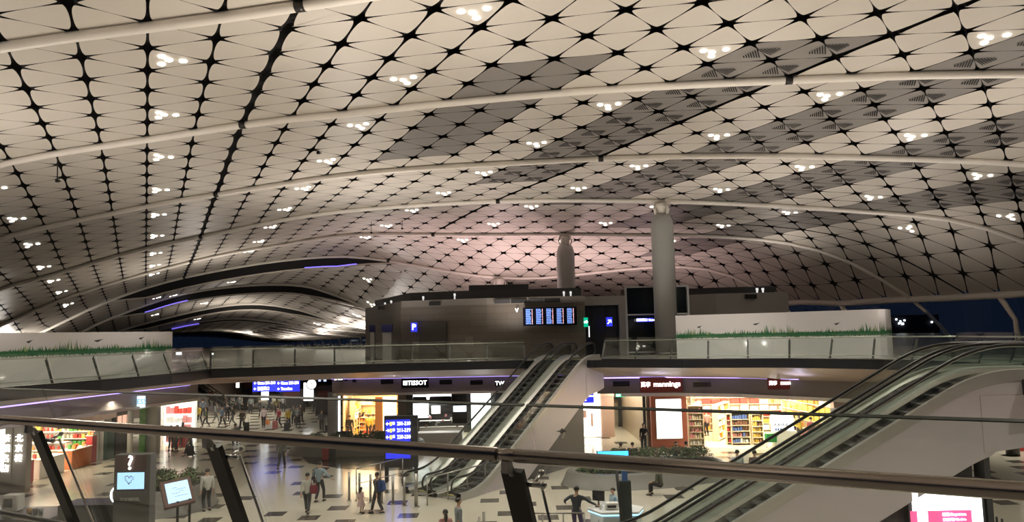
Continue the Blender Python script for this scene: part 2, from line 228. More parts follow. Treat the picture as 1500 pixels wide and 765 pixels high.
def interp(pts, x):
    if x <= pts[0][0]:
        a, b = pts[0], pts[1]
    elif x >= pts[-1][0]:
        a, b = pts[-2], pts[-1]
    else:
        for a, b in zip(pts, pts[1:]):
            if a[0] <= x <= b[0]: break
    k = (x - a[0]) / (b[0] - a[0])
    if 0 <= k <= 1:      # smooth (Catmull-Rom) inside
        i = pts.index(a); pm = pts[max(i - 1, 0)]; pn = pts[min(i + 2, len(pts) - 1)]
        h = b[0] - a[0]
        m0 = (b[1] - pm[1]) / max(1e-6, b[0] - pm[0]) * h; m1 = (pn[1] - a[1]) / max(1e-6, pn[0] - a[0]) * h
        return (2*k**3 - 3*k*k + 1) * a[1] + (k**3 - 2*k*k + k) * m0 + (-2*k**3 + 3*k*k) * b[1] + (k**3 - k*k) * m1
    return a[1] + (b[1] - a[1]) * k
def zA(i, j):
    """height above eye of the main vault"""
    i = min(max(i, -10), 35.999); j = min(max(j, -10), 28.999)
    a = int(math.floor(i)); b = int(math.floor(j)); fi = i - a; fj = j - b
    q = lambda u, v: ZT[u + 10][v + 10]
    return (q(a, b) * (1 - fj) + q(a, b + 1) * fj) * (1 - fi) + (q(a + 1, b) * (1 - fj) + q(a + 1, b + 1) * fj) * fi
U35 = [(-8, -1.5), (-5, .4), (-2.1, 2.96), (1.6, 5.38), (4.4, 6.25), (7.2, 6.46), (9.3, 6.07), (11.4, 4.51), (12.5, 3.41), (14, 1.8), (16, .7)]
U41 = [(-8, -2), (-5, -.6), (-1.7, 1.64), (1.8, 3.4), (5, 4.59), (7.4, 4.75), (9.8, 3.94), (11.3, 2.9), (13, 1.7), (16, .6)]
U47 = [(-8, -2.4), (-4, -.6), (.9, 1.69), (3.8, 2.81), (6.5, 3.23), (9.1, 2.69), (10.9, 1.89), (12.8, .8), (16, -.1)]
U80 = [(-8, -2), (-2, .3), (2, .9), (6, .8), (9, .4), (12, -.3), (16, -1.0)]
ROWS = [(29, None), (35, U35), (41, U41), (47, U47), (80, U80)]
STEP = {29: 1.3, 35: 1.15, 41: .95, 47: .55}
def zU(i, j):
    for r, p in ROWS:
        if r == i: return zA(29, j) if p is None else interp(p, j)
def stepz(i, j):
    return STEP[i] * max(0, min(1, (j + 2.4) / 2.5)) * max(0, min(1, (13.2 - j) / 3.5))
def zB(i, j, k):
    a, b = ROWS[k][0], ROWS[k + 1][0]; t = (i - a) / (b - a)
    return (zU(a, j) - stepz(a, j)) * (1 - t) + zU(b, j) * t
def node(i, j, zf=zA, dz=0.):
    p = P0 + DV * i + BV * j
    return Vector((p.x, p.y, EYE + zf(i, j) + dz))
def wD(j, i=0): return .10 if (j in (2, -8) and i < 29) or (j == 12 and i < 22) else (.034 if j < 6 else (.018 if j < 20 else .009))
def panel(mb, A, B, Cc, wa, wb, wc, mi, nseg, wn=.095, L=.235):
    """triangle A,B,C with its three edges drawn back; wider at the corners so that the gaps make stars"""
    P = [A, B, Cc]; W = [wa, wb, wc]; N = (B - A).cross(Cc - A).normalized(); out = []
    for e in range(3):
        p, q = P[e], P[(e + 1) % 3]; ln = (q - p).length; t = (q - p) / ln; inn = N.cross(t)
        ds = [.21, .30, .45, .75, ln / 2, ln - .75, ln - .45, ln - .30, ln - .21] if nseg > 1 else [.25, .5, ln / 2, ln - .5, ln - .25]
        for d in ds:
            dd = min(d, ln - d); w_ = W[e] + wn * math.exp(-((dd - .19) / L))
            out.append(p + t * d + inn * w_)
    mb.add(out, [tuple(range(len(out)))], mi)
def grey(i, j):
    return (j in (6, 7) and 3 <= i < 10) or (j in (10, 11) and 3 <= i < 14) or (j in (14, 15) and 2 <= i < 18) or \
        (j in (18, 19) and 5 <= i < 22) or (j in (22, 23) and 8 <= i < 27)
mb = MB(); vd = MB()
def lattice(i0, i1, j0, j1, zf, fine, wn=.095, shift=0):
    for i in range(i0, i1):
        for j in range(j0, j1):
            a, b, c, d = node(i, j, zf), node(i + 1, j, zf), node(i + 1, j + 1, zf), node(i, j + 1, zf)
            g = 1 if (fine and grey(i, j)) else 0
            # the joint running across the right-hand slope
            rk = max(0, min(1, (j - 15) / 7)) if fine else 0; we = .006 + .026 * rk
            wB = lambda r, rk=rk, j=j: .075 if (r == 21 and j >= 20 and fine) else .007 + .016 * rk
            near = 2 if -9 < i < 22 and fine else 1
            panel(mb, a, b, c, wD(j, i), wB(i + 1), we, g, near, wn)
            panel(mb, a, c, d, we, wD(j + 1, i), wB(i), g, near, wn)
            up = Vector((0, 0, .3)); e = .03
            vd.add([a + up, b + up, c + up, d + up], [(0, 1, 2), (0, 2, 3)], 0)
            if g and j % 2 == 0 and i < 16 and j >= 10:
                # louvred diamonds either side of the diagonal edges
                for jj in (j, j + 1):
                    A_, C_ = node(i, jj, zf), node(i + 1, jj + 1, zf); Mx = (A_ + C_) / 2
                    bd = (node(i, jj + 1, zf) - A_).normalized(); al = (node(i + 1, jj, zf) - node(i, jj + 1, zf)).normalized()
                    tt = (C_ - A_).normalized()
                    for s_ in (-1, 1):
                        for q in range(7):
                            off = .10 + q * .085; hl = .50 * (1 - off / .78)
                            c0 = Mx + al * s_ * off + Vector((0, 0, -.035)); dr = (tt + al * s_ * .25).normalized()
                            p = [c0 - dr * hl - al * .022, c0 + dr * hl - al * .022, c0 + dr * hl + al * .022, c0 - dr * hl + al * .022]
                            mb.add(p, [(0, 1, 2, 3)], 2)
lattice(-16, 29, -9, 29, zA, True)
lattice(29, 36, 13, 29, zA, True)
for k in range(4):
    zf = lambda i, j, k=k: zB(i, j, k)
    i0, i1 = ROWS[k][0], ROWS[k + 1][0]
    if k == 0: lattice(i0, i1, -8, 13, zf, False, .09)
    elif k < 3: lattice(i0, i1, -7, 16, zf, False, .09)
    else: lattice(i0, i1, -6, 16, zf, False, .07)
    # the dark drop of the stepped rooflight and the white lip of the lower strip
    js = [x * .5 for x in range(-5, 27)]
    for ja, jb in zip(js, js[1:]):
        q = [node(i0, ja, lambda i, j: zU(i0, j)), node(i0, jb, lambda i, j: zU(i0, j)), node(i0, jb, zf), node(i0, ja, zf)]
        lip = Vector((0, 0, .16))
        if stepz(i0, (ja + jb) / 2) > .01:
            vd.add([q[0] + Vector((0, .02, .2)), q[1] + Vector((0, .02, .2)), q[2], q[3]], [(0, 1, 2, 3)], 0)
            k2 = min(1, stepz(i0, ja) / .4); k3 = min(1, stepz(i0, jb) / .4)
            mb.add([q[3] + Vector((0, -.05, 0)), q[2] + Vector((0, -.05, 0)), q[2] + lip * k3 + Vector((0, -.05, 0)), q[3] + lip * k2 + Vector((0, -.05, 0))], [(0, 1, 2, 3)], 0)
ceil = mb.build('ceiling', [WHITE, GREYP, BLACK], None, 'structure')
vd.build('ceiling_void', [BLACK], None, 'structure')

# ------------------------------------------------------------------ tubular ribs on every sixth row
ORD = {-1: 'nearest', 5: 'second nearest', 11: 'third nearest', 17: 'fourth nearest', 23: 'fifth nearest', 29: 'sixth and dipping farthest'}
RIBTEXT = {-7: 'white tubular ceiling rib right above the viewer', -1: 'white tubular ceiling rib cutting the top left corner, with lamps below it',
  5: 'long white tubular ceiling rib crossing the grey panels near the top', 11: 'white tubular ceiling rib, second long arc down from the top',
  17: 'white tubular ceiling rib resting on the tall front column', 23: 'white tubular ceiling rib over the middle column, landing by the dark windows',
  29: 'far white tubular ceiling rib that dips low behind the cabin roof'}
def legpath(i):
    p = P0 + DV * i + BV * 29
    return [Vector((p.x + BV.x * k, p.y + BV.y * k, EYE + z)) for k, z in ((.45, .9), (.95, -.4), (1.25, -1.6))]
for i in (-7, -1, 5, 11, 17, 23, 29):
    r = thing('ceiling_rib', RIBTEXT[i], 'ceiling rib', node(i, 28, zA))
    js = [-9 + .5 * k for k in range(0, 77)]
    pts = [node(i, j, zA, -.13) for j in js if j <= 29]
    pts += legpath(i)
    MB().tube(pts, .155 if i < 23 else .14, 12).build('tube', RIBM, r)
    for j in (2, 12):
        a, b = node(i, j - .06, zA, -.13), node(i, j + .06, zA, -.13)
        MB().tube([a, b], .17, 12).build('joint_collar', DSTEEL, r)
for i in (35, 41, 47):
    pts = [node(i, j * .5, lambda a, b: zU(i, b), -.08) for j in range(-10, 31)]
    o = MB().tube(pts, .16, 8).build('ceiling_rib', RIBM)
    tag(o, {35: 'white rim tube above the second dark rooflight slot of the far vault', 41: 'white rim tube above the third dark slot of the far vault', 47: 'white rim tube above the farthest dark slot of the vault'}[i], 'ceiling rib')
BLUE = mat('violet_cove_glow', (.25, .2, 1), .5, emit=1.2, ecol=(.22, .16, 1))
for i, a, b in ((29, 8, 10.5), (35, 0, 2.5), (47, 2, 4)):
    k = [r_[0] for r_ in ROWS].index(i)
    pts = [node(i, a + (b - a) * t / 8, lambda u, v: zB(u, v, k), .2) + Vector((0, -.08, 0)) for t in range(9)]
    tag(MB().tube(pts, .04, 6).build('cove_light', BLUE), {29: 'blue glow line along the nearest dark rooflight slot', 35: 'blue glow line in the left end of the second rooflight slot', 47: 'blue glow line in the farthest rooflight slot'}[i], 'light strip')
# edge beam where the vault ends above the dark windows on the right
eb = MB().tube([node(i, 29, zA, -.1) for i in range(-8, 37)], .26, 10).build('trim_1', RIBM, None, 'structure')

# ------------------------------------------------------------------ four-lamp ceiling light clusters
def cluster(i, j, typ, label, group=None, zf=zA):
    A_, B_ = node(i, j, zf), node(i + 1, j + 1, zf)
    C_ = node(i + 1, j, zf) if typ == 2 else node(i, j + 1, zf)
    N = (B_ - A_).cross(C_ - A_).normalized()
    if N.z > 0: N = -N
    t = thing('ceiling_light', label, 'ceiling light', tuple((A_ + B_ + C_) / 3), 0, group)
    tr = MB(); 
    for wts in ((.56, .22, .22), (.22, .56, .22), (.22, .22, .56), (.36, .33, .31)):
        c = A_ * wts[0] + B_ * wts[1] + C_ * wts[2] + N * .012
        X = N.orthogonal().normalized(); Y = N.cross(X)
        T = Matrix((X, Y, N)).transposed().to_4x4(); T.translation = c
        MB().lathe([(.115, 0), (.115, .02), (.10, .03), (.001, .03)], 14, 0, T).build('lamp', LAMPM, t)
    return t
def put_lights():
    cols = {-8: 2, -4: 2, 0: 2, 4: 1, 9: 1, 13: 1, 17: 1, 21: 1, 25: 2}
    for j, typ in cols.items():
        for i in range(-3, 27, 3):
            if j == 25 and i > 20: continue
            c = (node(i, j) + node(i + 1, j + 1)) / 2
            d = c - Vector((0, 0, EYE)); dd = (d.dot(RGT), d.dot(CUP), d.dot(FWD))
            if dd[2] < 1: continue
            x = 750 + FPX * dd[0] / dd[2]; y = 382.5 - FPX * dd[1] / dd[2]
            if not (-60 < x < 1560 and -40 < y < 520): continue
            side = {-8: 'leftmost', -4: 'second from left', 0: 'third from left', 4: 'fourth from left', 9: 'fifth from left', 13: 'sixth from left', 17: 'seventh from left', 21: 'eighth from left', 25: 'rightmost'}[j]
            n = ('very near one', 'nearest', 'second', 'third', 'fourth', 'fifth', 'sixth', 'seventh', 'eighth', 'ninth', 'tenth')[range(-3, 27, 3).index(i)]
            cluster(i, j, typ, 'four-lamp ceiling cluster, %s lamp row, %s away from the viewer' % (side, n), 'four-lamp clusters in the vault')
    for k, (i, j) in enumerate([(31, 0), (31, 4), (31, 11), (34, 1), (37, 3), (37, 12), (37, 0), (40, 12), (43, 3), (43, 11), (34, 12)]):
        s = 0 if i < 35 else (1 if i < 41 else 2)
        cluster(i, j, 1, 'small four-lamp cluster in the far striped vault, %s strip, %s' % (('first', 'second', 'third')[s], ('left end', 'left', 'right', 'left of the middle', 'middle', 'right end', 'far left end', 'deeper right end', 'middle', 'right end', 'far right end')[k]),
                'lamp clusters in the far vault', lambda a, b, s=s: zB(a, b, s))
put_lights()
for (x, y, z, e) in ((-20, 30, 13.5, 1500), (-8, 24, 15.8, 1500), (2, 30, 16, 1500), (12, 24, 15.8, 1200), (-4, 38, 15.5, 1200), (8, 36, 15, 1200), (20, 30, 14, 1200), (-30, 60, 11.5, 1200), (8, 9, 15, 2200), (-6, 10, 15, 1500), (18, 11, 14.2, 2200)):
    lamp('SPOT', (x, y, z), e * 1.6, (1, .92, .8), .1, (0, 0, 0), 120, blend=.8)

# ================================================================== floors, slab, soffit
def floor_mat():
    m = bpy.data.materials.new('polished_floor_tiles'); m.use_nodes = True; nt = m.node_tree; b = nt.nodes['Principled BSDF']
    tc = nt.nodes.new('ShaderNodeTexCoord'); sx = nt.nodes.new('ShaderNodeSeparateXYZ'); nt.links.new(tc.outputs['Object'], sx.inputs[0])
    def mt(op, a, bb=None, c=None):
        n = nt.nodes.new('ShaderNodeMath'); n.operation = op
        for k, v in enumerate((a, bb, c)):
            if v is None: continue
            if isinstance(v, (int, float)): n.inputs[k].default_value = v
            else: nt.links.new(v, n.inputs[k])
        return n.outputs[0]
    v = mt('FLOOR', mt('DIVIDE', sx.outputs[1], .80))
    u = mt('FLOOR', mt('DIVIDE', sx.outputs[0], .80))
    cb = nt.nodes.new('ShaderNodeCombineXYZ'); nt.links.new(u, cb.inputs[0]); nt.links.new(v, cb.inputs[1])
    wn = nt.nodes.new('ShaderNodeTexWhiteNoise'); wn.noise_dimensions = '2D'; nt.links.new(cb.outputs[0], wn.inputs['Vector'])
    ok = mt('LESS_THAN', mt('FLOORED_MODULO', mt('ADD', u, mt('MULTIPLY', v, 2)), 5), .5)
    dark = mt('MULTIPLY', mt('GREATER_THAN', wn.outputs['Value'], .35), ok)
    no = nt.nodes.new('ShaderNodeTexNoise'); no.inputs['Scale'].default_value = .35; nt.links.new(tc.outputs['Object'], no.inputs['Vector'])
    m0 = nt.nodes.new('ShaderNodeMix'); m0.data_type = 'RGBA'; m0.inputs['A'].default_value = (.50, .46, .37, 1); m0.inputs['B'].default_value = (.62, .57, .47, 1)
    nt.links.new(no.outputs['Fac'], m0.inputs['Factor'])
    m1 = nt.nodes.new('ShaderNodeMix'); m1.data_type = 'RGBA'; m1.inputs['B'].default_value = (.085, .075, .062, 1)
    nt.links.new(m0.outputs['Result'], m1.inputs['A']); nt.links.new(dark, m1.inputs['Factor']); nt.links.new(m1.outputs['Result'], b.inputs['Base Color'])
    b.inputs['Roughness'].default_value = .16
    return m
FLOORM = floor_mat()
MB().box((-10, 75, -.15), (160, 190, .3)).build('floor', FLOORM, None, 'structure')
BEIGE = mat('beige_soffit', (.36, .29, .24), .5, var=.05, scale=1)
BULK = mat('grey_bulkhead', (.23, .20, .175), .35, var=.06, scale=1)
UPF = mat('upper_floor_stone', (.30, .28, .25), .25, var=.08, scale=1)
EDGE = [(-22, 7), (-20, 18), (-18.4, 26.8), (-17.1, 31), (-16.1, 35.2), (-16.2, 40.0), (-12.8, 41.3), (-9.6, 42.1), (-6, 43.0), (.6, 43.0), (1.4, 44.3), (4.5, 42.1), (4.9, 42.2), (6.5, 41.2), (9.0, 39.7), (12.7, 38.2), (13.8, 37.6), (16.9, 34.3), (17.9, 31), (17.9, 25.6), (14.2, 25.2), (14.2, 19.9), (30, 19.5), (30, 7)]
BK = [(-27, 7), (-26, 18), (-24.8, 28), (-23.4, 38), (-20.8, 49.4), (-16.5, 51), (-12.6, 51.9), (-7.5, 51.3), (0, 51), (2, 50.9), (4.9, 50.2), (5.0, 45.8), (7, 45.5), (9.6, 45), (13, 43.3), (15.3, 41), (18.5, 38), (21, 34), (24, 26)]
mb = MB()
mb.prism(EDGE + [(75, 7), (75, 175), (-110, 175), (-110, 7)], 5.24, 5.6)
mb.build('upper_floor', [UPF], None, 'structure')
fb = MB()
for (a, b) in zip(EDGE[:-3], EDGE[1:-2]):
    A_, B_ = Vector((*a, 0)), Vector((*b, 0)); t = (B_ - A_).normalized(); n = Vector((t.y, -t.x, 0))
    fb.slab([A_ + n * .0 + Vector((0, 0, 5.2)), B_ + Vector((0, 0, 5.2)), B_ + Vector((0, 0, 5.62)), A_ + Vector((0, 0, 5.62))], .06, n)
fb.build('trim_2', FASCIA, None, 'structure')
so = MB(); E2 = EDGE[:19] ; PR = list(zip(EDGE[:19], BK))
for (a, c), (b, d) in zip(PR, PR[1:]):
    so.add([(*a, 5.2), (*b, 5.2), (*d, 4.34), (*c, 4.34)], [(0, 1, 2, 3)])
so.build('ceiling_soffit', BEIGE, None, 'structure')
# near floor edge under the viewer's balustrade
NR0, NRd = Vector((-.04, 3.15, 0)), Vector((.870, -.493, 0)); NRn = Vector((.493, .870, 0))
q0, q1 = NR0 - NRd * 9 + NRn * .62, NR0 + NRd * 4.5 + NRn * .62
MB().prism([tuple(q0)[:2], tuple(q1)[:2], (6, -4), (-12, -4)][::-1], 5.2, 5.6).build('floor_near', UPF, None, 'structure')
# bulkheads
def bulk(path, z0, z1, name='wall_bulkhead', m=BULK, th=.12):
    o = MB()
    for a, b in zip(path, path[1:]):
        A_, B_ = Vector((*a, 0)), Vector((*b, 0)); t = (B_ - A_).normalized(); n = Vector((-t.y, t.x, 0))
        o.slab([A_ + Vector((0, 0, z0)), B_ + Vector((0, 0, z0)), B_ + Vector((0, 0, z1)), A_ + Vector((0, 0, z1))], th, n)
    return o.build(name, m, None, 'structure')
bulk(BK[:5], 3.45, 4.4, 'wall_bulkhead_left'); bulk(BK[6:11], 3.35, 4.4, 'wall_bulkhead_middle'); bulk(BK[11:], 3.45, 4.4, 'wall_bulkhead_right')
CAN = mat('cream_canopy_edge', (.88, .84, .76), .4, var=.02)
bulk([(-24.2, 33), (-23.2, 38.3), (-20.6, 49.3)], 3.30, 3.47, 'trim_3', CAN, .05)
bulk([(-12.9, 52.6), (-12.3, 51.7), (-10.6, 51.35), (-7.5, 51.2), (0, 50.9), (4.6, 50.2)], 3.22, 3.37, 'trim_4', CAN, .05)
bulk([(6.4, 45.5), (9.6, 44.9), (13, 43.2), (15.3, 40.9), (17.6, 38.6)], 3.28, 3.47, 'trim_5', CAN, .05)
LOWC = mat('dark_lower_ceiling', (.11, .10, .095), .5, var=.05)
MB().prism(BK + [(60, 26), (60, 170), (-100, 170), (-100, 7)], 4.34, 4.4).build('ceiling_lower', LOWC, None, 'structure')
VIOL = mat('violet_led', (.5, .35, 1), .5, emit=2.2, ecol=(.42, .30, .95))
def cove(path, z, label, m=VIOL):
    pts = []
    for a, b in zip(path, path[1:]):
        for k in range(6):
            t = k / 6; pts.append((a[0] + (b[0] - a[0]) * t, a[1] + (b[1] - a[1]) * t - .22, z))
    pts.append((path[-1][0], path[-1][1] - .22, z))
    tag(MB().tube(pts, .085, 6).build('cove_light', m), label, 'light strip')
cove([(-25.2, 24), (-24.3, 28), (-22.9, 38), (-20.9, 48.6)], 4.42, 'violet light strip under the left gallery edge above the red goods shop')
cove(BK[6:11], 4.42, 'violet light strip above the shops left of the middle escalators')
cove([(5.2, 45.6), (7, 45.3), (9.6, 44.8), (13, 43.1), (15.3, 40.8)], 4.46, 'violet light strip above the pharmacy shop signs')
# lit cloudy pale spots of the coves
for x, y, n in ((-7.6, 47.5, 'left'), (1.5, 47, 'right'), (8.2, 43.2, 'pharmacy'), (14.6, 38.8, 'far right'), (-20.5, 34, 'gallery')):
    lamp('SPOT', (x, y, 3.9), 60, (.62, .62, 1), .1, (R(180), 0, 0), 120, blend=1)
# ---- dark vents in the bulkheads
def vent(x, y, Y, w, h, label, m=BLACK, px=None):
    p = py(x, y, Y); t = thing('air_grille', label, 'air grille', tuple(p))
    MB().box(p + Vector((0, .0, 0)), (w, .06, h)).build('frame', m, t)
    s = MB()
    for k in range(4): s.box(p + Vector((0, -.035, h * (-.3 + .2 * k))), (w * .94, .015, h * .06))
    s.build('slat', DSTEEL, t)
for x, y, Y, l in ((567, 559.5, 51.3, 'left of the watch shop sign'), (653, 560, 51.0, 'right of the watch shop sign'), (698, 560.5, 50.9, 'beside the escalator handrail'), (910, 562.5, 45.4, 'left of the first pharmacy sign')):
    vent(x, y, Y - .05, .85 if x < 900 else 1.0, .3, 'dark air grille in the bulkhead ' + l)
vent(508, 556, 51.8, .3, .25, 'small dark grille at the left end of the middle bulkhead')
vent(519, 557.5, 51.6, .25, .25, 'small dark grille next to the left end grille of the middle bulkhead')
vent(1028, 563.5, 43.9, 1.05, .3, 'brown air grille between the two pharmacy signs', mat('brown_grille', (.13, .11, .10), .5))

# ================================================================== walls and window bands
BROWN = mat('brown_wall_tiles', (.13, .10, .085), .35, var=.1, scale=2)
def wall(path, z0, z1, name, m): return bulk(path, z0, z1, name, m, .15)
wall([(19.4, 46), (19.4, 41.6), (23.6, 40.8), (23.6, 56), (40, 56)], 0, 4.4, 'wall_right', BROWN)
wall([(-13.2, 62), (22, 62)], 0, 4.4, 'wall_back', BROWN)
wall([(-36, 20), (-36, 120)], 0, 4.4, 'wall_left', BROWN)
wall([(-60, 118), (-10, 118)], 0, 4.4, 'wall_far', mat('far_wall_grey', (.10, .10, .10), .5, var=.2, scale=.5))
# glazing below the edge beam (upper level, right)
NAVY = glassmat('night_window_glass', (.55, .62, .75), .05)
gl = MB()
ge = [P0 + DV * i + BV * 29.35 for i in range(-8, 37, 2)]
for a, b in zip(ge, ge[1:]):
    gl.add([(a.x, a.y, 5.6), (b.x, b.y, 5.6), (b.x, b.y, 9.1), (a.x, a.y, 9.1)], [(0, 1, 2, 3)])
gl.build('window_1', NAVY, None, 'structure')
for k, i in enumerate(range(2, 34, 3)):
    if i % 6 == 5: continue
    a = node(i, 29, zA, -.2); p = P0 + DV * (i - .2) + BV * 29.2
    d = (DV * .9)
    o = MB().tube([a, Vector((p.x, p.y, 7.4)), Vector((p.x + .1, p.y, 5.6))], [.2, .16, .2], 10).build('edge_strut', RIBM)
    tag(o, 'white steel strut under the roof edge beam by the dark windows, ' + ('nearest', 'second', 'third', 'fourth', 'fifth', 'sixth', 'seventh', 'eighth', 'ninth', 'tenth', 'farthest')[k] + ' from the viewer', 'strut', 'struts under the roof edge beam')
BOK = mat('far_city_light', (1, .95, .85), .5, emit=6)
db = thing('distant_building', 'distant dark building with a few lights seen through the right windows', 'building', (78, 151, 0))
MB().box((78, 154, 4.6), (16, 6, 9.2)).build('body', mat('night_building', (.01, .012, .02), .8, var=.3), db)
for k, (x, y) in enumerate([(1313, 468), (1319, 471), (1322, 474.5), (1325, 469.5), (1365, 472), (1317, 474)]):
    p = py(x, y, 150.8); MB().box(p, (.3 if k != 2 else .5, .1, .3 if k != 2 else .4)).build('lit_window', BOK, db)
# far end of the vault: dark blue glazing
TEAL = mat('far_night_glazing', (.012, .03, .05), .2, var=.3, scale=.3)
e = MB(); z80 = [Vector((node(79.5, j, lambda a, b: zB(a, b, 3)).x, node(79.5, j, lambda a, b: zB(a, b, 3)).y, 0)) for j in range(-6, 17)]
e.add([(p.x, p.y, 5.6) for p in z80] + [(p.x, p.y, EYE + zB(79.5, j, 3)) for p, j in zip(z80, range(-6, 17))], [(k, k + 1, 24 + k, 23 + k) for k in range(22)])
e.build('window_2', NAVY, None, 'structure')
ORDW = ['first', 'second', 'third', 'fourth', 'fifth', 'sixth', 'seventh', 'eighth', 'ninth', 'tenth', 'eleventh', 'twelfth', 'thirteenth', 'fourteenth', 'fifteenth', 'sixteenth', 'seventeenth', 'eighteenth']
# springing wall of the far vault, right side
wv = MB()
for i in range(35, 80, 3):
    a = node(i, 15.8, lambda u, v: zB(u, v, 1 if u < 41 else (2 if u < 47 else 3))); b = node(i + 3, 15.8, lambda u, v: zB(u, v, 1 if u < 41 else (2 if u < 47 else 3)))
    wv.add([(a.x, a.y, 5.6), (b.x, b.y, 5.6), tuple(b), tuple(a)], [(0, 1, 2, 3)])
wv.build('window_3', NAVY, None, 'structure')
for i in range(35, 80, 3):
    zf = lambda u, v: zB(u, v, 1 if u < 41 else (2 if u < 47 else 3))
    a = node(i, 15.4, zf); b = node(i, 12.6, zf, -.15); c = node(i, 9.5, zf, -.1)
    tag(MB().tube([Vector((a.x + .4, a.y, 5.6)), a, b, c], .11, 6).build('vault_frame', RIBM), 'slanted white frame at the right foot of the far vault, ' + ORDW[(i - 35) // 3] + ' from the near end', 'frame', 'frames along the foot of the far vault')
lamp('AREA', tuple(node(38, 13.8, lambda u, v: zB(u, v, 1), -1.4)), 450, (1, .92, .86), .6, (R(180), 0, R(26)), sy=14)
lamp('AREA', tuple(node(33, 14.5, lambda u, v: zB(u, v, 0), -2.6)), 60, (1, .92, .86), .6, (R(180), 0, R(26)), sy=9)
lamp('AREA', tuple(node(44, 12.6, lambda u, v: zB(u, v, 2 if u > 41 else 1), -1.4)), 300, (1, .92, .86), .5, (R(180), 0, R(26)), sy=18)
lamp('AREA', tuple(node(56, 12.2, lambda u, v: zB(u, v, 3), -1.2)), 350, (1, .92, .86), .5, (R(180), 0, R(26)), sy=24)
lamp('AREA', tuple(node(27, -6.5, zA, -.9)), 420, (1, .92, .84), .5, (R(180), 0, R(26)), sy=8)

# ================================================================== columns
def column(i, j, zb, label, ztop=None):
    p = P0 + DV * i + BV * j; zt = EYE + zA(i, j) - .25
    t = thing('roof_column', label, 'column', (p.x, p.y, zb))
    s = MB(); prof = [(.74, zb), (.74, zt - 1.55), (.70, zt - 1.25), (.56, zt - .85), (.50, zt - .8)]
    s.lathe(prof, 28, 0, Matrix.Translation((p.x, p.y, 0))); s.build('shaft', COLM, t)
    n = MB().lathe([(.36, zt - .85), (.36, zt - .45), (.46, zt - .3), (.46, zt - .05), (.3, zt)], 16, 0, Matrix.Translation((p.x, p.y, 0)))
    for a in range(4):
        c, s_ = math.cos(a * math.pi / 2 + .5), math.sin(a * math.pi / 2 + .5)
        n.tube([(p.x + c * .5, p.y + s_ * .5, zt - .8), (p.x + c * .62, p.y + s_ * .62, zt - .4), (p.x + c * .45, p.y + s_ * .45, zt)], .07, 6)
    n.build('pin_head', RIBM, t)
    MB().lathe([(.78, zb), (.78, zb + .16), (.745, zb + .18)], 28, 0, Matrix.Translation((p.x, p.y, 0))).build('base_ring', STEEL, t)
column(17, 17, 5.6, 'tall round grey column in front of the glass lift, holding the ceiling rib')
column(23, 17.05, 5.6, 'round grey column rising behind the cabin with the flight board')
column(29, 17.1, 5.6, 'farthest column, only its pin head showing above the cabin roof')

# ================================================================== glass balustrades along the gallery
GLS = glassmat('balustrade_glass', (.90, .945, .92), .05, .03)
def lerp(a, b, t): return a + (b - a) * t
def balustrade(path, label, step=1.9, lean=.38, far=False):
    P = [Vector((*p, 5.6)) for p in path]
    t = thing('glass_balustrade', label, 'balustrade', tuple(P[0]))
    L = [0]
    for a, b in zip(P, P[1:]): L.append(L[-1] + (b - a).length)
    def at(s):
        for k in range(len(P) - 1):
            if s <= L[k + 1] or k == len(P) - 2:
                u = (s - L[k]) / (L[k + 1] - L[k]); d = (P[k + 1] - P[k]).normalized(); return lerp(P[k], P[k + 1], u), d
    n = max(1, round(L[-1] / step)); rail = []
    for k in range(n + 1):
        p, d = at(L[-1] * k / n); nn = Vector((-d.y, d.x, 0))    # away from the void
        top = p + nn * (lean + .12) + Vector((0, 0, 1.08)); rail.append(top)
        foot = p + nn * .10
        if 0 <= k <= n:
            q = [foot - d * .05, foot + d * .05, top + d * .05 + Vector((0, 0, -.1)), top - d * .05 + Vector((0, 0, -.1))]
            MB().slab([x for x in q], .03, nn).tube([top + Vector((0, 0, -.1)), top], .02, 6).build('post', DSTEEL, t)
        if k < n:
            p2, d2 = at(L[-1] * (k + 1) / n); n2 = Vector((-d2.y, d2.x, 0))
            a0 = p + nn * .05 + d * .02 + Vector((0, 0, .06)); a1 = p2 + n2 * .05 - d * .02 + Vector((0, 0, .06))
            b0 = p + nn * (lean * 1.15) + d * .02 + Vector((0, 0, 1.25)); b1 = p2 + n2 * (lean * 1.15) - d * .02 + Vector((0, 0, 1.25))
            MB().slab([a0, a1, b1, b0], .014, nn).build('glass_pane', GLS, t)
    rr = [rail[0]]
    MB().tube(rail, .028, 8).build('handrail', STEEL, t)
    MB().tube([at(L[-1] * k / n)[0] + Vector((-at(L[-1] * k / n)[1].y * .16, at(L[-1] * k / n)[1].x * .16, .22)) for k in range(n + 1)], .02, 6).build('foot_rail', STEEL, t)
    MB().tube([at(L[-1] * k / n)[0] + Vector((-at(L[-1] * k / n)[1].y * .05, at(L[-1] * k / n)[1].x * .05, .05)) for k in range(n + 1)], .045, 4).build('base_channel', DSTEEL, t)
balustrade(EDGE[0:6][::1], 'glass balustrade of the left gallery in front of the white hoarding', 2.3)
balustrade(EDGE[5:10], 'glass balustrade in front of the brown cabin, left of the middle escalators', 2.2)
balustrade(EDGE[12:19], 'glass balustrade curving along the right gallery before the grassy hoarding', 1.9)
balustrade(EDGE[18:20], 'short glass balustrade behind the top of the right escalators', 1.9)

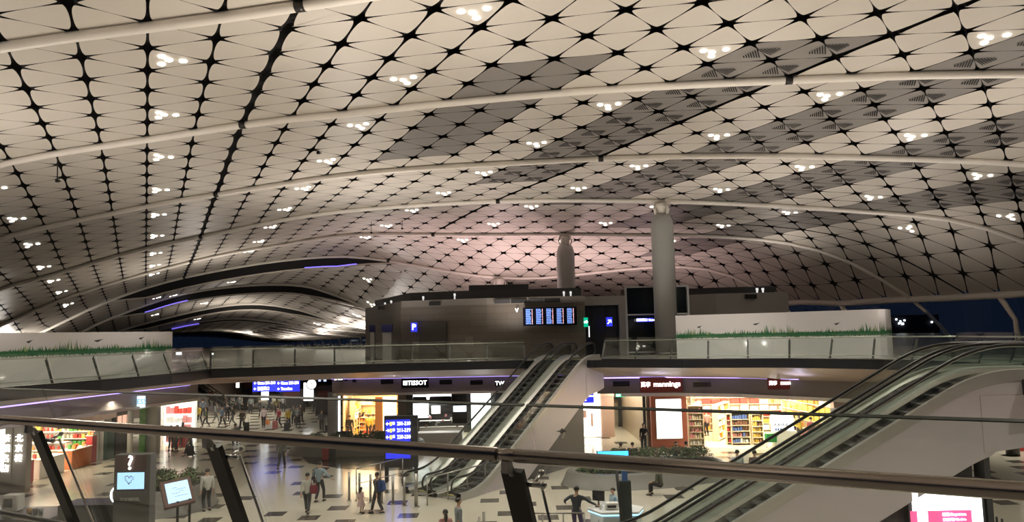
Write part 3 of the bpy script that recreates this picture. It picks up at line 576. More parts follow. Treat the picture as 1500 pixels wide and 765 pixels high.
# ---- balustrade right in front of the viewer
def near_balustrade():
    t = thing('near_balustrade', 'glass balustrade with brushed steel handrail right in front of the viewer', 'balustrade', tuple(NR0 + Vector((0, 0, 5.6))))
    up = Vector((0, 0, 1)); RZ = 6.70
    rp = lambda s: NR0 + NRd * s + up * RZ
    rm = MB().tube([rp(-9), rp(-.045)], .029, 20).tube([rp(.045), rp(5)], .029, 20).tube([rp(-.05), rp(.05)], .0265, 20)
    rm.build('handrail', mat('near_rail_steel', (.40, .35, .31), .24, 1., var=.06, scale=30), t)
    pl = lambda s, h, off=0.: NR0 + NRd * s + up * (RZ - h) + NRn * (h * .42 + off)      # leaning plane, h below the rail
    for s in (-5.42, -3.60, -1.86, 0.0, 1.86, 3.7):
        b = MB(); a0, a1 = pl(s, .075), pl(s, 1.12)
        N_ = (NRn + up * .42).normalized()
        b.slab([a0 - NRd * .05, a0 + NRd * .05, a1 + NRd * .05, a1 - NRd * .05], .03, N_); po = b.build('post', DSTEEL, t)
        MB().tube([rp(s) + up * -.02, pl(s, .085, .012)], .017, 10).box(rp(s) + up * -.048, (.035, .035, .05), rz=math.atan2(NRd.y, NRd.x)).build('bracket', STEEL, t)
        g = MB()
        for h in (.13, .98):
            c = pl(s + .085, h, .035)
            g.tube([c - NRd * .05, c + NRd * .035], .012, 10).tube([c - NRd * .012 - N_ * .0, c - NRd * .012 + N_ * .085], .009, 8)
            g.ball(c + NRd * .035, (.017, .017, .017), 8); g.ball(c - NRd * .05, (.015, .015, .015), 8); g.ball(c - NRd * .012 + N_ * .085, (.016, .016, .016), 8)
        g.build('glass_clamp', STEEL, t)
        MB().tube([pl(s + .075, .13, .10), pl(s + .075, 1.0, .10)], .007, 6).build('tension_rod', STEEL, t)
    g0 = glassmat('near_glass', (.93, .95, .94), .045, .01)
    ss = [-7.3, -5.35, -3.53, -1.79, .07, 1.93, 3.77]
    for a, b in zip(ss, ss[1:]):
        N_ = (NRn + up * .42).normalized()
        MB().slab([pl(a + .006, -.20, .12), pl(b - .006, -.20, .12), pl(b - .006, 1.06, .12), pl(a + .006, 1.06, .12)], .014, N_).build('glass_pane', g0, t)
        MB().slab([pl(a + .006, -.20, .118), pl(b - .006, -.20, .118), pl(b - .006, -.196, .118), pl(a + .006, -.196, .118)], .018, N_).build('pane_edge', mat('green_glass_edge', (.05, .07, .06), .2), t)
    MB().tube([pl(-6.5, .72, -.03), pl(5, .72, -.03)], .02, 12).build('foot_rail', STEEL, t)
near_balustrade()

# ================================================================== hoardings with a grass print
HOARD = mat('white_hoarding', (.62, .59, .58), .5, var=.03, scale=.5)
GREEN = mat('printed_grass_green', (.02, .13, .045), .5, var=.35, scale=14)
GREEN2 = mat('printed_grass_pale', (.30, .36, .16), .5, var=.3, scale=9)
def hoarding(path, z1, label):
    t = thing('hoarding', label, 'hoarding', (*path[0], 5.6))
    P = [Vector((*p, 0)) for p in path]; b = MB(); g = MB(); ai = MB(); rr = random.Random(5)
    for A_, B_ in zip(P, P[1:]):
        d = (B_ - A_); L = d.length; d /= L; n = Vector((d.y, -d.x, 0))
        if n.dot(A_ + B_) > 0: n = -n
        up = Vector((0, 0, 1))
        b.slab([A_ + up * 5.6, B_ + up * 5.6, B_ + up * z1, A_ + up * z1], .10, -n)
        f = n * .006; s = 0.
        g.add([A_ + f + up * 6.74, B_ + f + up * 6.74, B_ + f + up * 6.93, A_ + f + up * 6.93], [(0, 1, 2, 3)])
        while s < L - .1:
            dens = .5 + .5 * math.sin((A_.x + s) * 2.3) * math.sin((A_.x + s) * .9 + 1)
            h = (.06 + .52 * dens * rr.random() ** 1.4); w_ = .03 + .05 * rr.random(); le = rr.uniform(-.06, .06)
            mi = 0 if rr.random() < .75 or h < .15 else 1
            a = A_ + d * s + f + up * 6.9; g.add([a, a + d * w_, a + d * (w_ / 2 + le) + up * h], [(0, 1, 2)], mi)
            if rr.random() < .5:
                a = A_ + d * s + f + up * 6.76; g.add([a, a + d * w_, a + d * (w_ / 2 - le) - up * (.04 + .12 * rr.random())], [(0, 1, 2)], mi)
            s += .03
        s = 1.2
        while s < L - 1:
            a = A_ + d * s + f + up * (7.32 + rr.uniform(-.05, .12)); k = rr.uniform(.6, 1.2)
            ai.add([a, a + d * .3 * k + up * .03, a + d * .42 * k + up * .09, a + d * .3 * k + up * .07, a + d * .02 + up * .03, a + d * .16 * k - up * .05], [(0, 5, 1), (0, 1, 3, 4), (1, 2, 3)])
            s += rr.uniform(2, 3.6)
    b.build('panel', HOARD, t); g.build('grass_print', [GREEN, GREEN2], t); ai.build('airplane_print', DARK, t)
hoarding([(-23.5, 22), (-20.1, 29), (-16.8, 36.8)], 7.67, 'long white hoarding with printed grass on the left gallery')
rp_ = [py(x, 480, Y) for x, Y in ((990, 42.5), (1152, 40), (1186, 39.2), (1288, 37.4), (1298, 37.6), (1306, 38.6))]
hoarding([(p.x, p.y) for p in rp_], 8.02, 'white hoarding with printed grass beside the tall front column')

for x, y, tx, ty in ((-13.5, 27, -21, 28), (-12, 33, -18.5, 34), (9, 33, 11, 41), (15, 30, 15.5, 40)):
    d = Vector((tx - x, ty - y, 6.6 - 11)); q = d.to_track_quat('-Z', 'Y').to_euler()
    lamp('SPOT', (x, y, 11), 420, (1, .93, .86), .04, tuple(q), 60, blend=1)  # added spots hung over the void to brighten the hoardings
# ================================================================== cabins on the upper level
def tile_wall():
    m = bpy.data.materials.new('brown_stone_courses'); m.use_nodes = True; nt = m.node_tree; b = nt.nodes['Principled BSDF']
    tc = nt.nodes.new('ShaderNodeTexCoord'); mp = nt.nodes.new('ShaderNodeMapping'); mp.inputs['Rotation'].default_value = (R(90), 0, 0)
    br = nt.nodes.new('ShaderNodeTexBrick'); br.inputs['Scale'].default_value = 1.0
    br.inputs['Color1'].default_value = (.105, .088, .072, 1); br.inputs['Color2'].default_value = (.125, .105, .086, 1); br.inputs['Mortar'].default_value = (.07, .06, .05, 1)
    br.inputs['Mortar Size'].default_value = .012; br.inputs['Row Height'].default_value = .42; br.inputs['Brick Width'].default_value = 1.6
    nt.links.new(tc.outputs['Object'], mp.inputs[0]); nt.links.new(mp.outputs[0], br.inputs['Vector']); nt.links.new(br.outputs['Color'], b.inputs['Base Color'])
    b.inputs['Roughness'].default_value = .4; return m
STONE = tile_wall()
cab = thing('cabin', 'long brown stone-clad cabin carrying the flight board on the upper level', 'cabin', (-2, 50, 5.6))
A_, B_, C_, D_ = (-11.9, 60), (-7.45, 49.5), (-1.7, 48.0), (4.6, 47.8)
MB().prism([A_, B_, C_, D_, (4.6, 54), (-4, 60)], 5.6, 9.5).build('body', STONE, cab)
MB().prism([(-11.2, 60.4), (-7.0, 50.6), (-1.6, 49.2), (4.5, 49.0), (4.5, 54), (-4, 60.8)], 9.5, 10.12).build('roof_parapet', DARK, cab)
MB().prism([(-3.3, 56), (1.2, 56), (1.2, 58), (-3.3, 58)], 10.1, 10.9).build('roof_plant', DARK, cab)
MB().prism([(-7.4, 49.44), (-1.7, 47.94), (4.62, 47.74), (4.62, 47.9), (-1.7, 48.1), (-7.4, 49.6)], 9.1, 9.52).build('top_band', mat('brown_band', (.15, .135, .12), .5), cab)
for x, w_, n in ((637, .75, 0), (736, 1.0, 1), (760, 1.0, 2), (785, 1.0, 1), (809, 1.0, 2), (559, .5, 1)):
    Y = 47.85 if x > 713 else (48.9 if x > 600 else 54.2)
    p = py(x, 446 if x > 700 else 445, Y); p.z = 9.28
    MB().box(p + Vector((0, -.05 if x > 700 else -.2, 0)), (w_, .06, .26), rz=0 if x > 713 else R(-15)).build('vent', BLACK if n != 1 else DARK, cab)
MB().box(py(634, 497, 48.75) + Vector((0, -.05, 0)), (1.9, .08, 2.25), rz=R(-14)).build('door_panel', mat('dark_brown_door', (.05, .042, .036), .4, var=.1), cab)
MB().box(py(687, 500, 48.2) + Vector((0, -.05, 0)), (.5, .06, .6), rz=R(-14)).build('wall_hatch', mat('lighter_brown', (.16, .14, .12), .5), cab)
# spot lamps on the parapet
for k, (x, y, Y) in enumerate([(564, 447, 56), (573, 444, 54), (620, 438, 50), (666, 434, 49.4), (826, 431, 48.6), (836, 431, 48.6)]):
    p = py(x, y, Y); t = thing('spot_lamp', 'small white spot lamp on the parapet of the brown cabin, ' + ('first', 'second', 'third', 'fourth', 'fifth', 'sixth')[k] + ' from the left', 'lamp', tuple(p), 0, 'spot lamps on the cabin parapet')
    MB().lathe([(.05, -.2), (.05, .0), (.07, .02), (.07, .16), (.04, .18)], 8, 0, Matrix.Translation(p)).build('body', mat('lamp_white', (.8, .8, .78), .4, emit=.6), t)
# white pilasters / information pillars at the cabin's left end
BLUEP = mat('blue_sign_panel', (.01, .015, .12), .4)
for x0, x1, Y, l in ((543, 549, 53.5, 'narrow white pillar with dark blue cap at the left corner of the cabin'), (561, 574, 50.2, 'wide white pillar with dark blue cap before the brown cabin')):
    a, b = py(x0, 500, Y), py(x1, 500, Y); t = thing('information_pillar', l, 'pillar', (a.x, Y, 5.6)); zc = py(x0, 487, Y).z
    MB().box(((a.x + b.x) / 2, Y, (5.6 + zc) / 2), (b.x - a.x, .35, zc - 5.6)).build('shaft', mat('pillar_white', (.42, .41, .40), .5, var=.03), t)
    MB().box(((a.x + b.x) / 2, Y - .05, zc + .26), ((b.x - a.x) * 1.1 + .05, .4, .5)).build('cap_sign', BLUEP, t)
# ---- flight information board
DISP = mat('screen_black', (.006, .006, .012), .15)
fb_t = thing('flight_board', 'wide black flight board of five screens with blue text on the cabin', 'flight board', tuple(py(805, 464, 47.5)))
c = py(805.5, 463.5, 47.45)
MB().box(c, (3.42, .22, 1.16)).build('housing', DISP, fb_t)
BT = mat('blue_screen_text', (.1, .25, 1), .5, emit=1.6, ecol=(.25, .42, 1)); OT = mat('pink_screen_text', (1, .5, .5), .5, emit=1.5, ecol=(1, .55, .6)); WT = mat('white_sign_light', (1, 1, 1), .5, emit=3.0, ecol=(1, 1, 1))
rr = random.Random(3)
for k in range(5):
    cx = c.x - 1.36 + k * .655; s = MB(); s.box((cx + .05, c.y - .12, c.z), (.60, .02, 1.06)); so_ = s.build('screen', DISP, fb_t)
    a = MB()
    for r_ in range(16):
        z = c.z + .46 - r_ * .061; x = cx - .17
        for q in range(5):
            w_ = rr.uniform(.03, .07); a.box((x + w_ / 2, c.y - .135, z), (w_, .008, .024), 0 if q < 4 or rr.random() < .6 else 0); x += w_ + .02
            if x > cx + .11: break
        w_ = rr.uniform(.02, .05); a.box((cx + .23, c.y - .135, z), (w_, .008, .03), 1)
    o = a.build('text_rows', [BT, OT], so_)
text('V', .34, py(757, 455, 47.6), (1, 0, 0), (0, 0, 1), WT, fb_t)
# ---- sign helper
SBLUE = mat('sign_blue_glow', (.02, .03, .6), .4, emit=.8, ecol=(.03, .04, .75)); SGREEN = mat('sign_green_glow', (.0, .4, .2), .4, emit=.7, ecol=(.0, .5, .28)); YEL = mat('sign_yellow', (1, .9, .1), .5, emit=1.0, ecol=(1, .85, .2))
def sign(x0, y0, x1, y1, Y, label, face, txt=None, tcol=None, th=.12, cat='sign', size=.7, hang=None, name='hanging_sign'):
    a, b = py(x0, y0, Y), py(x1, y1, Y); c = (a + b) / 2; w_, h = b.x - a.x, abs(a.z - b.z)
    t = thing(name, label, cat, tuple(c))
    MB().box(c, (w_, th, h)).build('panel', face, t)
    if txt:
        for k, ln in enumerate(txt):
            zz = c.z + h * (.5 - (k + .5) / len(txt))
            text(ln, h / len(txt) * size, (c.x, Y - th / 2 - .01, zz), (1, 0, 0), (0, 0, 1), tcol or WT, t, .004)
    if hang: 
        for s in (-.35, .35): MB().tube([(c.x + w_ * s, Y, c.z + h / 2), (c.x + w_ * s, Y, hang)], .02, 6).build('hanger', DSTEEL, t)
    return t, c, w_, h
sign(602, 473, 611, 486, 48.7, 'small square blue sign on the cabin wall', SBLUE, ['P'], size=.9, name='wall_sign')
sign(855, 465.5, 861.5, 479, 47.5, 'green emergency exit sign beside the flight board', SGREEN, ['⇒'], size=.6, name='exit_sign')
MB_ = MB().box(py(863, 486, 47.55), (.06, .06, .7)).build('light_bar', mat('white_bar', (.9, .9, .9), .5, emit=.9)); tag(MB_, 'thin white upright light bar under the green exit sign', 'light')
sign(888, 465, 897, 478, 49.4, 'blue escalator sign inside the dark doorway', SBLUE, ['↗'], size=.8, name='wall_sign')
sign(934, 466.5, 957, 471.5, 50.9, 'blue and white sign strip on the dark glass lift', SBLUE, ['登機閘口 Gates'], size=.75, name='wall_sign')
for x, y, w_, h_, Y, c_, l in ((262, 519, 8, 6, 88, (1, 1, 1), 'white lit shop sign far beyond the left hoarding'), (279, 523, 4, 9, 92, (.8, .9, 1), 'small bluish lit sign far beyond the left hoarding'), (311, 523, 3, 11, 84, (1, 1, .9), 'narrow white lit sign at the gallery corner in the distance'), (323, 528, 10, 3, 84, (.9, .95, 1), 'flat pale lit strip right of the gallery corner'), (352, 526, 7, 5, 86, (.6, .9, .3), 'yellow-green lit sign far behind the gallery glass')):
    p = py(x, y, Y); a = MB().box((p.x, Y, p.z), (w_ * Y / 1090, .1, h_ * Y / 1090)); t = thing('distant_sign', l, 'sign', (p.x, Y, 5.6)); a.build('lit_panel', mat('far_lit_%g' % x, c_, .5, emit=1.2), t)
    MB().box((p.x, Y + .15, (5.6 + p.z) / 2), (.12, .1, max(.05, p.z - 5.6))).build('post', DSTEEL, t)
# ---- portal, lift, cream block
CREAMW = mat('cream_upper_wall', (.30, .28, .25), .5, var=.04, scale=1)
po = thing('doorway_portal', 'pale doorway portal with dark opening right of the flight board', 'portal', (6, 50.5, 5.6))
a, b = py(853, 434, 50.6), py(915, 434, 50.6)
MB().box(((a.x + b.x) / 2, 50.9, 9.3), (b.x - a.x, .6, .62)).build('lintel', CREAMW, po)
MB().box((b.x - .22, 50.9, 7.3), (.42, .6, 3.45)).build('jamb', CREAMW, po)
MB().box(((a.x + b.x) / 2 - .15, 51.4, 7.3), (b.x - a.x - .4, .1, 3.4)).build('dark_recess', mat('recess_black', (.02, .02, .022), .3), po)
MB().box((a.x + .75, 51.3, 7.3), (.05, .08, 3.4)).box((a.x + 1.6, 51.3, 7.3), (.05, .08, 3.4)).build('door_leaf_edge', DSTEEL, po)
li = thing('glass_lift', 'dark glass lift shaft with steel frame behind the tall column', 'lift', (9.8, 52.5, 5.6))
a, b = py(916, 421, 51.2), py(1007, 421, 51.2); zt = a.z
MB().box(((a.x + b.x) / 2, 52.7, (5.6 + zt) / 2), (b.x - a.x - .2, 2.8, zt - 5.6 - .1)).build('shaft_glass', mat('lift_glass', (.012, .016, .016), .08), li)
fr = MB()
for x in (a.x, b.x): fr.box((x, 51.2, (5.6 + zt) / 2), (.14, .14, zt - 5.6))
for z in (zt, zt - 1.9, 5.75): fr.box(((a.x + b.x) / 2, 51.2, z), (b.x - a.x, .12, .10))
fr.build('steel_frame', mat('pale_steel', (.5, .5, .48), .35, .6), li)
MB().box(((a.x + b.x) / 2, 51.15, 6.6), (.05, .05, 2.0)).build('door_edge', STEEL, li)
cr = thing('cabin', 'cream-painted low block behind the grassy hoarding on the right', 'cabin', (17, 56, 5.6))
a, b = py(1009, 431, 56), py(1150, 431, 56)
MB().prism([(a.x, 57), (a.x + 1.9, 55.7), (b.x, 55.4), (b.x, 62), (a.x, 62)], 5.6, 9.85).build('body', CREAMW, cr)
MB().prism([(a.x - 1, 57.5), (a.x + 2, 56.6), (b.x - .6, 56.3), (b.x - .6, 62), (a.x - 1, 62)], 9.85, 10.35).build('roof_parapet', DARK, cr)
MB().box(py(1100, 434.5, 55.4), (.85, .1, .32)).build('vent', BLACK, cr)
for x in (1109, 1117.5):
    p = py(x, 426, 55.8); MB().lathe([(.07, -.3), (.07, 0), (.1, .05), (.1, .2)], 8, 0, Matrix.Translation(p)).build('spot_lamp', mat('lamp_white', (1, 1, 1)), cr)

# ================================================================== escalators
STEPM = mat('ribbed_step_metal', (.045, .045, .045), .65, .1, var=.2, scale=40)
DECK = mat('satin_deck', (.52, .50, .47), .36, .65, var=.04, scale=3)
HRM = mat('black_rubber_handrail', (.012, .012, .012), .35)
CLAD = mat('silver_cladding', (.55, .51, .53), .40, .40, var=.05, scale=.8)
SKIRT = mat('polished_skirt', (.62, .60, .54), .22, .9, var=.05, scale=3)
EGL = glassmat('escalator_glass', (.80, .86, .82), .10, .03)
SLP = math.tan(R(30)); RUN = 5.6 / SLP
def nz(x):
    s = 0
    for k in range(-4, 5):
        s += max(0, min(5.6, (x + k * .22) * SLP))
    return s / 9
def escalator(origin, rz, label, top_ext=1.8, cladL=True, cladR=True, under=1.95, group=None):
    t = thing('escalator', label, 'escalator', origin, rz, group)
    def B(mb, name, m, par=t): mb.local = True; return mb.build(name, m, par)
    xs = [-1.5 + .25 * k for k in range(int((RUN + 1.5 + top_ext) / .25) + 1)]
    xe = xs[-1]
    # steps
    k = 0; x = -.9
    while x < RUN + .9:
        z = nz(x + .2)
        B(MB().box((x + .2, 0, z - .03), (.39, 1.0, .06)).box((x + .385, 0, z - .14), (.03, .98, .24)), 'step', STEPM)
        x += .4
    for x0, x1, z in ((-1.5, -.85, 0), (RUN + .85, xe, 5.6)):
        B(MB().box(((x0 + x1) / 2, 0, z + .005), (x1 - x0, 1.04, .05)), 'landing_plate', SKIRT)
    for s in (-1, 1):
        y = s * .62
        # skirt + deck
        d = MB(); dk_ = MB()
        for a, b in zip(xs, xs[1:]):
            za, zb = nz(a), nz(b)
            P = [(a, s * .53, za - .25), (b, s * .53, zb - .25), (b, s * .53, zb + .14), (a, s * .53, za + .14), (a, s * .80, za + .20), (b, s * .80, zb + .20), (b, s * .80, zb - .1), (a, s * .80, za - .1)]
            d.add(P[:4], [(0, 1, 2, 3)], 0)
            dk_.add([(a, s * .53, za + .14), (b, s * .53, zb + .14), (b, s * .66, zb + .30), (a, s * .66, za + .30), (a, s * .85, za + .30), (b, s * .85, zb + .30), (b, s * .85, zb - .02), (a, s * .85, za - .02)], [(0, 1, 2, 3), (3, 2, 5, 4), (4, 5, 6, 7)])
        B(d, 'skirt', SKIRT); B(dk_, 'deck', DECK)
        # glass + handrail
        hp = []; g0 = []
        xr = [x for x in xs if x <= xe - .3]
        for x in xr: hp.append((x, y, nz(x) + .98))
        for q in range(1, 8):
            a = math.pi / 2 - q * math.pi / 7; hp.append((xr[-1] + .36 * math.cos(a), y, 5.6 + .62 + .36 * math.sin(a)))
        pre = []
        for q in range(1, 8):
            a = math.pi / 2 + q * math.pi / 7; pre.append((xr[0] + .36 * math.cos(a), y, .62 + .36 * math.sin(a)))
        hp = pre[::-1] + hp
        B(MB().tube(hp, .045, 8), 'handrail', HRM)
        gl_ = MB()
        for a, b in zip(xr, xr[1:]):
            gl_.add([(a, y, nz(a) + .16), (b, y, nz(b) + .16), (b, y, nz(b) + .93), (a, y, nz(a) + .93)], [(0, 1, 2, 3)])
        for xx, sg, z0 in ((xr[0], -1, 0), (xr[-1], 1, 5.6)):
            pts = [(xx, y, z0 + .16), (xx, y, z0 + .93)] + [(xx + sg * .31 * math.sin(q * math.pi / 6), y, z0 + .62 + .31 * math.cos(q * math.pi / 6)) for q in range(1, 6)]
            gl_.add(pts, [tuple(range(len(pts)))])
        B(gl_, 'glass_panel', EGL)
        B(MB().tube([(a, y, nz(a) + .925) for a in xr], .018, 6), 'rail_track', STEEL)
        # outer cladding
        c = MB(); yy = s * .82
        if (s > 0 and cladL) or (s < 0 and cladR):
            for a, b in zip(xs, xs[1:]):
                lo = lambda x: max(0, min(nz(x) - .15, nz(x - .3) - under + .1)) if x < RUN + .2 else 5.6 - under + .35 * min(1, (x - RUN) / 1.5)
                c.add([(a, yy, lo(a)), (b, yy, lo(b)), (b, yy, nz(b) + .17), (a, yy, nz(a) + .17)], [(0, 1, 2, 3)])
                c.add([(a, yy, lo(a)), (b, yy, lo(b)), (b, yy - s * 1.64, lo(b)), (a, yy - s * 1.64, lo(a))], [(0, 1, 2, 3)])
            o = B(c, 'cladding', CLAD)
            j = MB()
            for x in (1.2, 4.3, 7.4):
                if x < 0: continue
                j.box((x + .35, yy + s * .004, (nz(x) + max(0, nz(x) - under)) / 2), (.03, .01, .02))
    # lights and comb
    for x, z in ((-.86, .035), (RUN + .86, 5.635)): B(MB().box((x, 0, z), (.08, 1.0, .02)), 'comb_plate', mat('yellow_comb', (.45, .4, .1), .5))
    return t
AZ = math.atan2(.812, .584); FT = Vector((-2.95, 35.4, 0)); PERP = Vector((.812, -.584, 0))
e1 = escalator(tuple(FT - PERP * .85), AZ, 'middle escalator on the left, rising to the cabin level', cladR=False)
e2 = escalator(tuple(FT + PERP * .85), AZ, 'middle escalator on the right, with a broad silver side', cladL=False)
AR = R(-2.5); FR = Vector((3.45, 23.15, 0)); PR_ = Vector((math.sin(AR), -math.cos(AR), 0))
e3 = escalator(tuple(FR - PR_ * .85), AR, 'right-hand escalator, farther one of the near pair', top_ext=3.6, cladR=False)
e4 = escalator(tuple(FR + PR_ * .85), AR, 'right-hand escalator nearest the viewer, with big silver side', top_ext=3.6, cladL=False)
DW = mat('dark_wall_laminate', (.045, .045, .048), .35, var=.08, scale=1)
def underwall(ft, az, x0, x1, half, label, m=DW):
    t = thing('under_stair_wall', label, 'wall panel', tuple(ft), az); b = MB(); b.local = True
    pts = [(x0, 0)] + [(x0 + (x1 - x0) * k / 10, max(.05, (nz(x0 + (x1 - x0) * k / 10 - .3) - 1.9))) for k in range(11)] + [(x1, 0)]
    n = len(pts); vs = [(x, -half, z) for x, z in pts] + [(x, half, z) for x, z in pts]
    b.add(vs, [(i, (i + 1) % n, n + (i + 1) % n, n + i) for i in range(n)] + [tuple(range(n))[::-1], tuple(range(n, 2 * n))])
    b.build('panel', m, t); return t
u1 = underwall(FT, AZ, 3.0, 9.4, 1.55, 'dark wall filling the space below the middle escalators')
u2 = underwall(FR, AR, 3.0, 9.4, 1.35, 'dark wall filling the space below the right-hand escalators')
# truss ends under the upper floor
for (t, x1, far) in ((e2, 11.6, 0), (e4, 18.5, 0)):
    b = MB(); b.local = True
    pts = [(RUN - .1, 5.19), (x1, 5.19), (x1, 3.95), (RUN + 1.3, 3.80), (RUN - .1, 3.62)]
    n = len(pts); vs = [(x, -.84, z) for x, z in pts] + [(x, 2.5, z) for x, z in pts]
    b.add(vs, [(i, (i + 1) % n, n + (i + 1) % n, n + i) for i in range(n)] + [tuple(range(n))[::-1], tuple(range(n, 2 * n))])
    b.build('end_casing', CLAD, t)
lamp('SPOT', tuple(FR + Vector((11.5, -2.9, -.3))), 300, (.66, .76, 1), .3, (R(150), 0, 0), 130, blend=1)
# wall lamp on the dark wall below the middle escalators
p = py(823.5, 632, 38.4); t = thing('wall_lamp', 'small chrome wall lamp on the dark wall under the middle escalators', 'lamp', tuple(p))
MB().tube([p + Vector((0, 0, -.35)), p], [.06, .12], 12).build('shade', STEEL, t); MB().box(p + Vector((0, .1, .05)), (.06, .2, .06)).build('bracket', DSTEEL, t)
MB().tube([p, p + Vector((0, 0, .02)), p + Vector((0, 0, .14))], [.3, .16, .02], 12).build('cap', DSTEEL, t)
# far escalator pair in the left concourse, descending to the right
DV3 = [(285, 549, 78), (305, 549, 80)]
fe = escalator((-28.5, 78.0, -0.9), R(180 - 14), 'far escalator with bright rails in the left concourse, nearer one', top_ext=1.0)
dupe = dup(fe, (-30.3, 80.4, -0.9), R(180 - 14), 'far escalator with bright rails in the left concourse, farther one')

# ================================================================== shops on the lower level
WG = lambda n, e: mat('shop_glow_%s' % n, (1, .98, .93), .6, emit=e, ecol=(1, .97, .90))
WARMW = mat('warm_shop_wall', (.85, .62, .38), .5, var=.08, scale=1)
WHW = mat('white_shop_wall', (.85, .83, .78), .5, var=.03, scale=1)
REDB = mat('terracotta_pier', (.46, .13, .075), .45, var=.05, scale=1)
SHELF = mat('pale_wood_shelf', (.75, .62, .42), .5, var=.1, scale=3)
WSHELF = mat('white_shelf', (.85, .82, .76), .4, var=.03)
def room(name, label, poly, h, mw, mc, walls=(0, 1, 2), glow=3.0, z0=.012, floor_m=None):
    """shop interior: back and side walls, lit ceiling, floor finish (all part of the building)"""
    n = len(poly); base = name.replace('_shop', '')
    for i in walls:
        a, b = Vector((*poly[i], 0)), Vector((*poly[(i + 1) % n], 0)); d = (b - a).normalized(); nn = Vector((-d.y, d.x, 0))
        cn = sum((Vector((*q, 0)) for q in poly), Vector()) / n
        if nn.dot(cn - a) > 0: nn = -nn
        MB().slab([a, b, b + Vector((0, 0, h)), a + Vector((0, 0, h))], .06, nn).build('wall_' + base, mw, None, 'structure')
    MB().prism(poly, h, h + .06).build('ceiling_' + base, mc, None, 'structure')
    MB().prism(poly, 0.0, z0).build('floor_' + base, floor_m or mat('shop_floor', (.80, .70, .52), .25, var=.04, scale=1), None, 'structure')
    return None
def shelving(origin, rz, L, H, D, levels, label, m=SHELF, back=True, group=None, name='shelf_unit'):
    t = thing(name, label, 'shelf unit', origin, rz, group)
    def B(mb, nm): mb.local = True; return mb.build(nm, m, t)
    if back: B(MB().box((0, D / 2 - .02, H / 2), (L, .03, H)), 'back_panel')
    for s in (-1, 1): B(MB().box((s * (L / 2 - .02), 0, H / 2), (.04, D, H)), 'side_panel')
    for k in range(levels):
        B(MB().box((0, 0, .12 + k * (H - .2) / levels), (L - .08, D, .035)), 'shelf')
    B(MB().box((0, 0, H - .02), (L, D, .04)), 'top_panel')
    return t
PROD = [mat('product_%s' % n, c, .5, var=.2, scale=20) for n, c in (('red', (.62, .06, .04)), ('orange', (.85, .30, .05)), ('cream', (.85, .75, .55)), ('white', (.85, .85, .85)), ('pink', (.75, .30, .32)), ('brown', (.22, .10, .06)), ('blue', (.10, .16, .4)), ('green', (.10, .36, .08)), ('gold', (.7, .45, .08)), ('black', (.03, .03, .03)))]
PN = ['red', 'orange', 'cream', 'white', 'pink', 'brown', 'blue', 'green', 'golden', 'black']
bx = MB(); bx.local = True; bx.box((0, 0, .5), (1, 1, 1)); 
BOXM = bmesh.new(); bmesh.ops.create_cube(BOXM, size=1); bmesh.ops.translate(BOXM, vec=(0, 0, .5), verts=BOXM.verts); bmesh.ops.bevel(BOXM, geom=BOXM.edges[:], offset=.05, segments=1, affect='EDGES')
BOT = MB(); BOT.lathe([(.5, 0), (.5, .62), (.42, .72), (.2, .78), (.2, 1.0)], 8)
def mesh_of(bm_or_mb, name, m):
    me = bpy.data.meshes.new(name)
    if isinstance(bm_or_mb, MB): me.from_pydata(bm_or_mb.v, [], bm_or_mb.f)
    else: bm_or_mb.to_mesh(me)
    me.materials.append(m); return me
PMESH = {(k, i): mesh_of(BOXM if k == 'box' else BOT, 'product_' + k, PROD[i]) for k in ('box', 'bottle') for i in range(10)}
def product(p, size, kind, ci, where, rz=0., lab=None):
    o = bpy.data.objects.new('product_box' if kind == 'box' else 'product_bottle', PMESH[(kind, ci)]); C.objects.link(o)
    o.location = p; o.scale = size; o.rotation_euler = (0, 0, rz)
    tag(o, 'small %s %s %s' % (PN[ci], 'package' if kind == 'box' else 'bottle', lab or where), kind, 'goods ' + where)
    return o
def stock(t, L, H, D, levels, where, n, pal, rr, front=-1, kinds=('box', 'bottle'), short=''):
    """goods standing on the shelves of unit t"""
    M_ = t.matrix_world
    for k in range(levels):
        z = .12 + k * (H - .2) / levels + .018; gap = (H - .2) / levels - .05
        x = -L / 2 + .08; ci = rr.choice(pal); kd = rr.choice(kinds); nq = 0
        lv = ('lowest', 'second', 'third', 'fourth', 'fifth', 'sixth')[k] if k < levels - 1 else 'highest'
        while x < L / 2 - .12:
            w_ = (L - .2) / n * rr.uniform(.75, 1.0)
            if rr.random() < .35: ci = rr.choice(pal); kd = rr.choice(kinds)
            h = gap * rr.uniform(.55, .92); wd = min(w_ * .95, L / 2 - .06 - x)
            if wd > .03: product(M_ @ Vector((x + wd / 2, front * D * .1, z)), (wd if kd == 'box' else min(wd, h * .5), D * .45 if kd == 'box' else min(wd, h * .5), h), kd, ci, where, t.rotation_euler.z, '%s from left, %s shelf, %s' % (ORDW[nq], lv, short)); nq += 1
            x += (L - .2) / n
rs = random.Random(11)
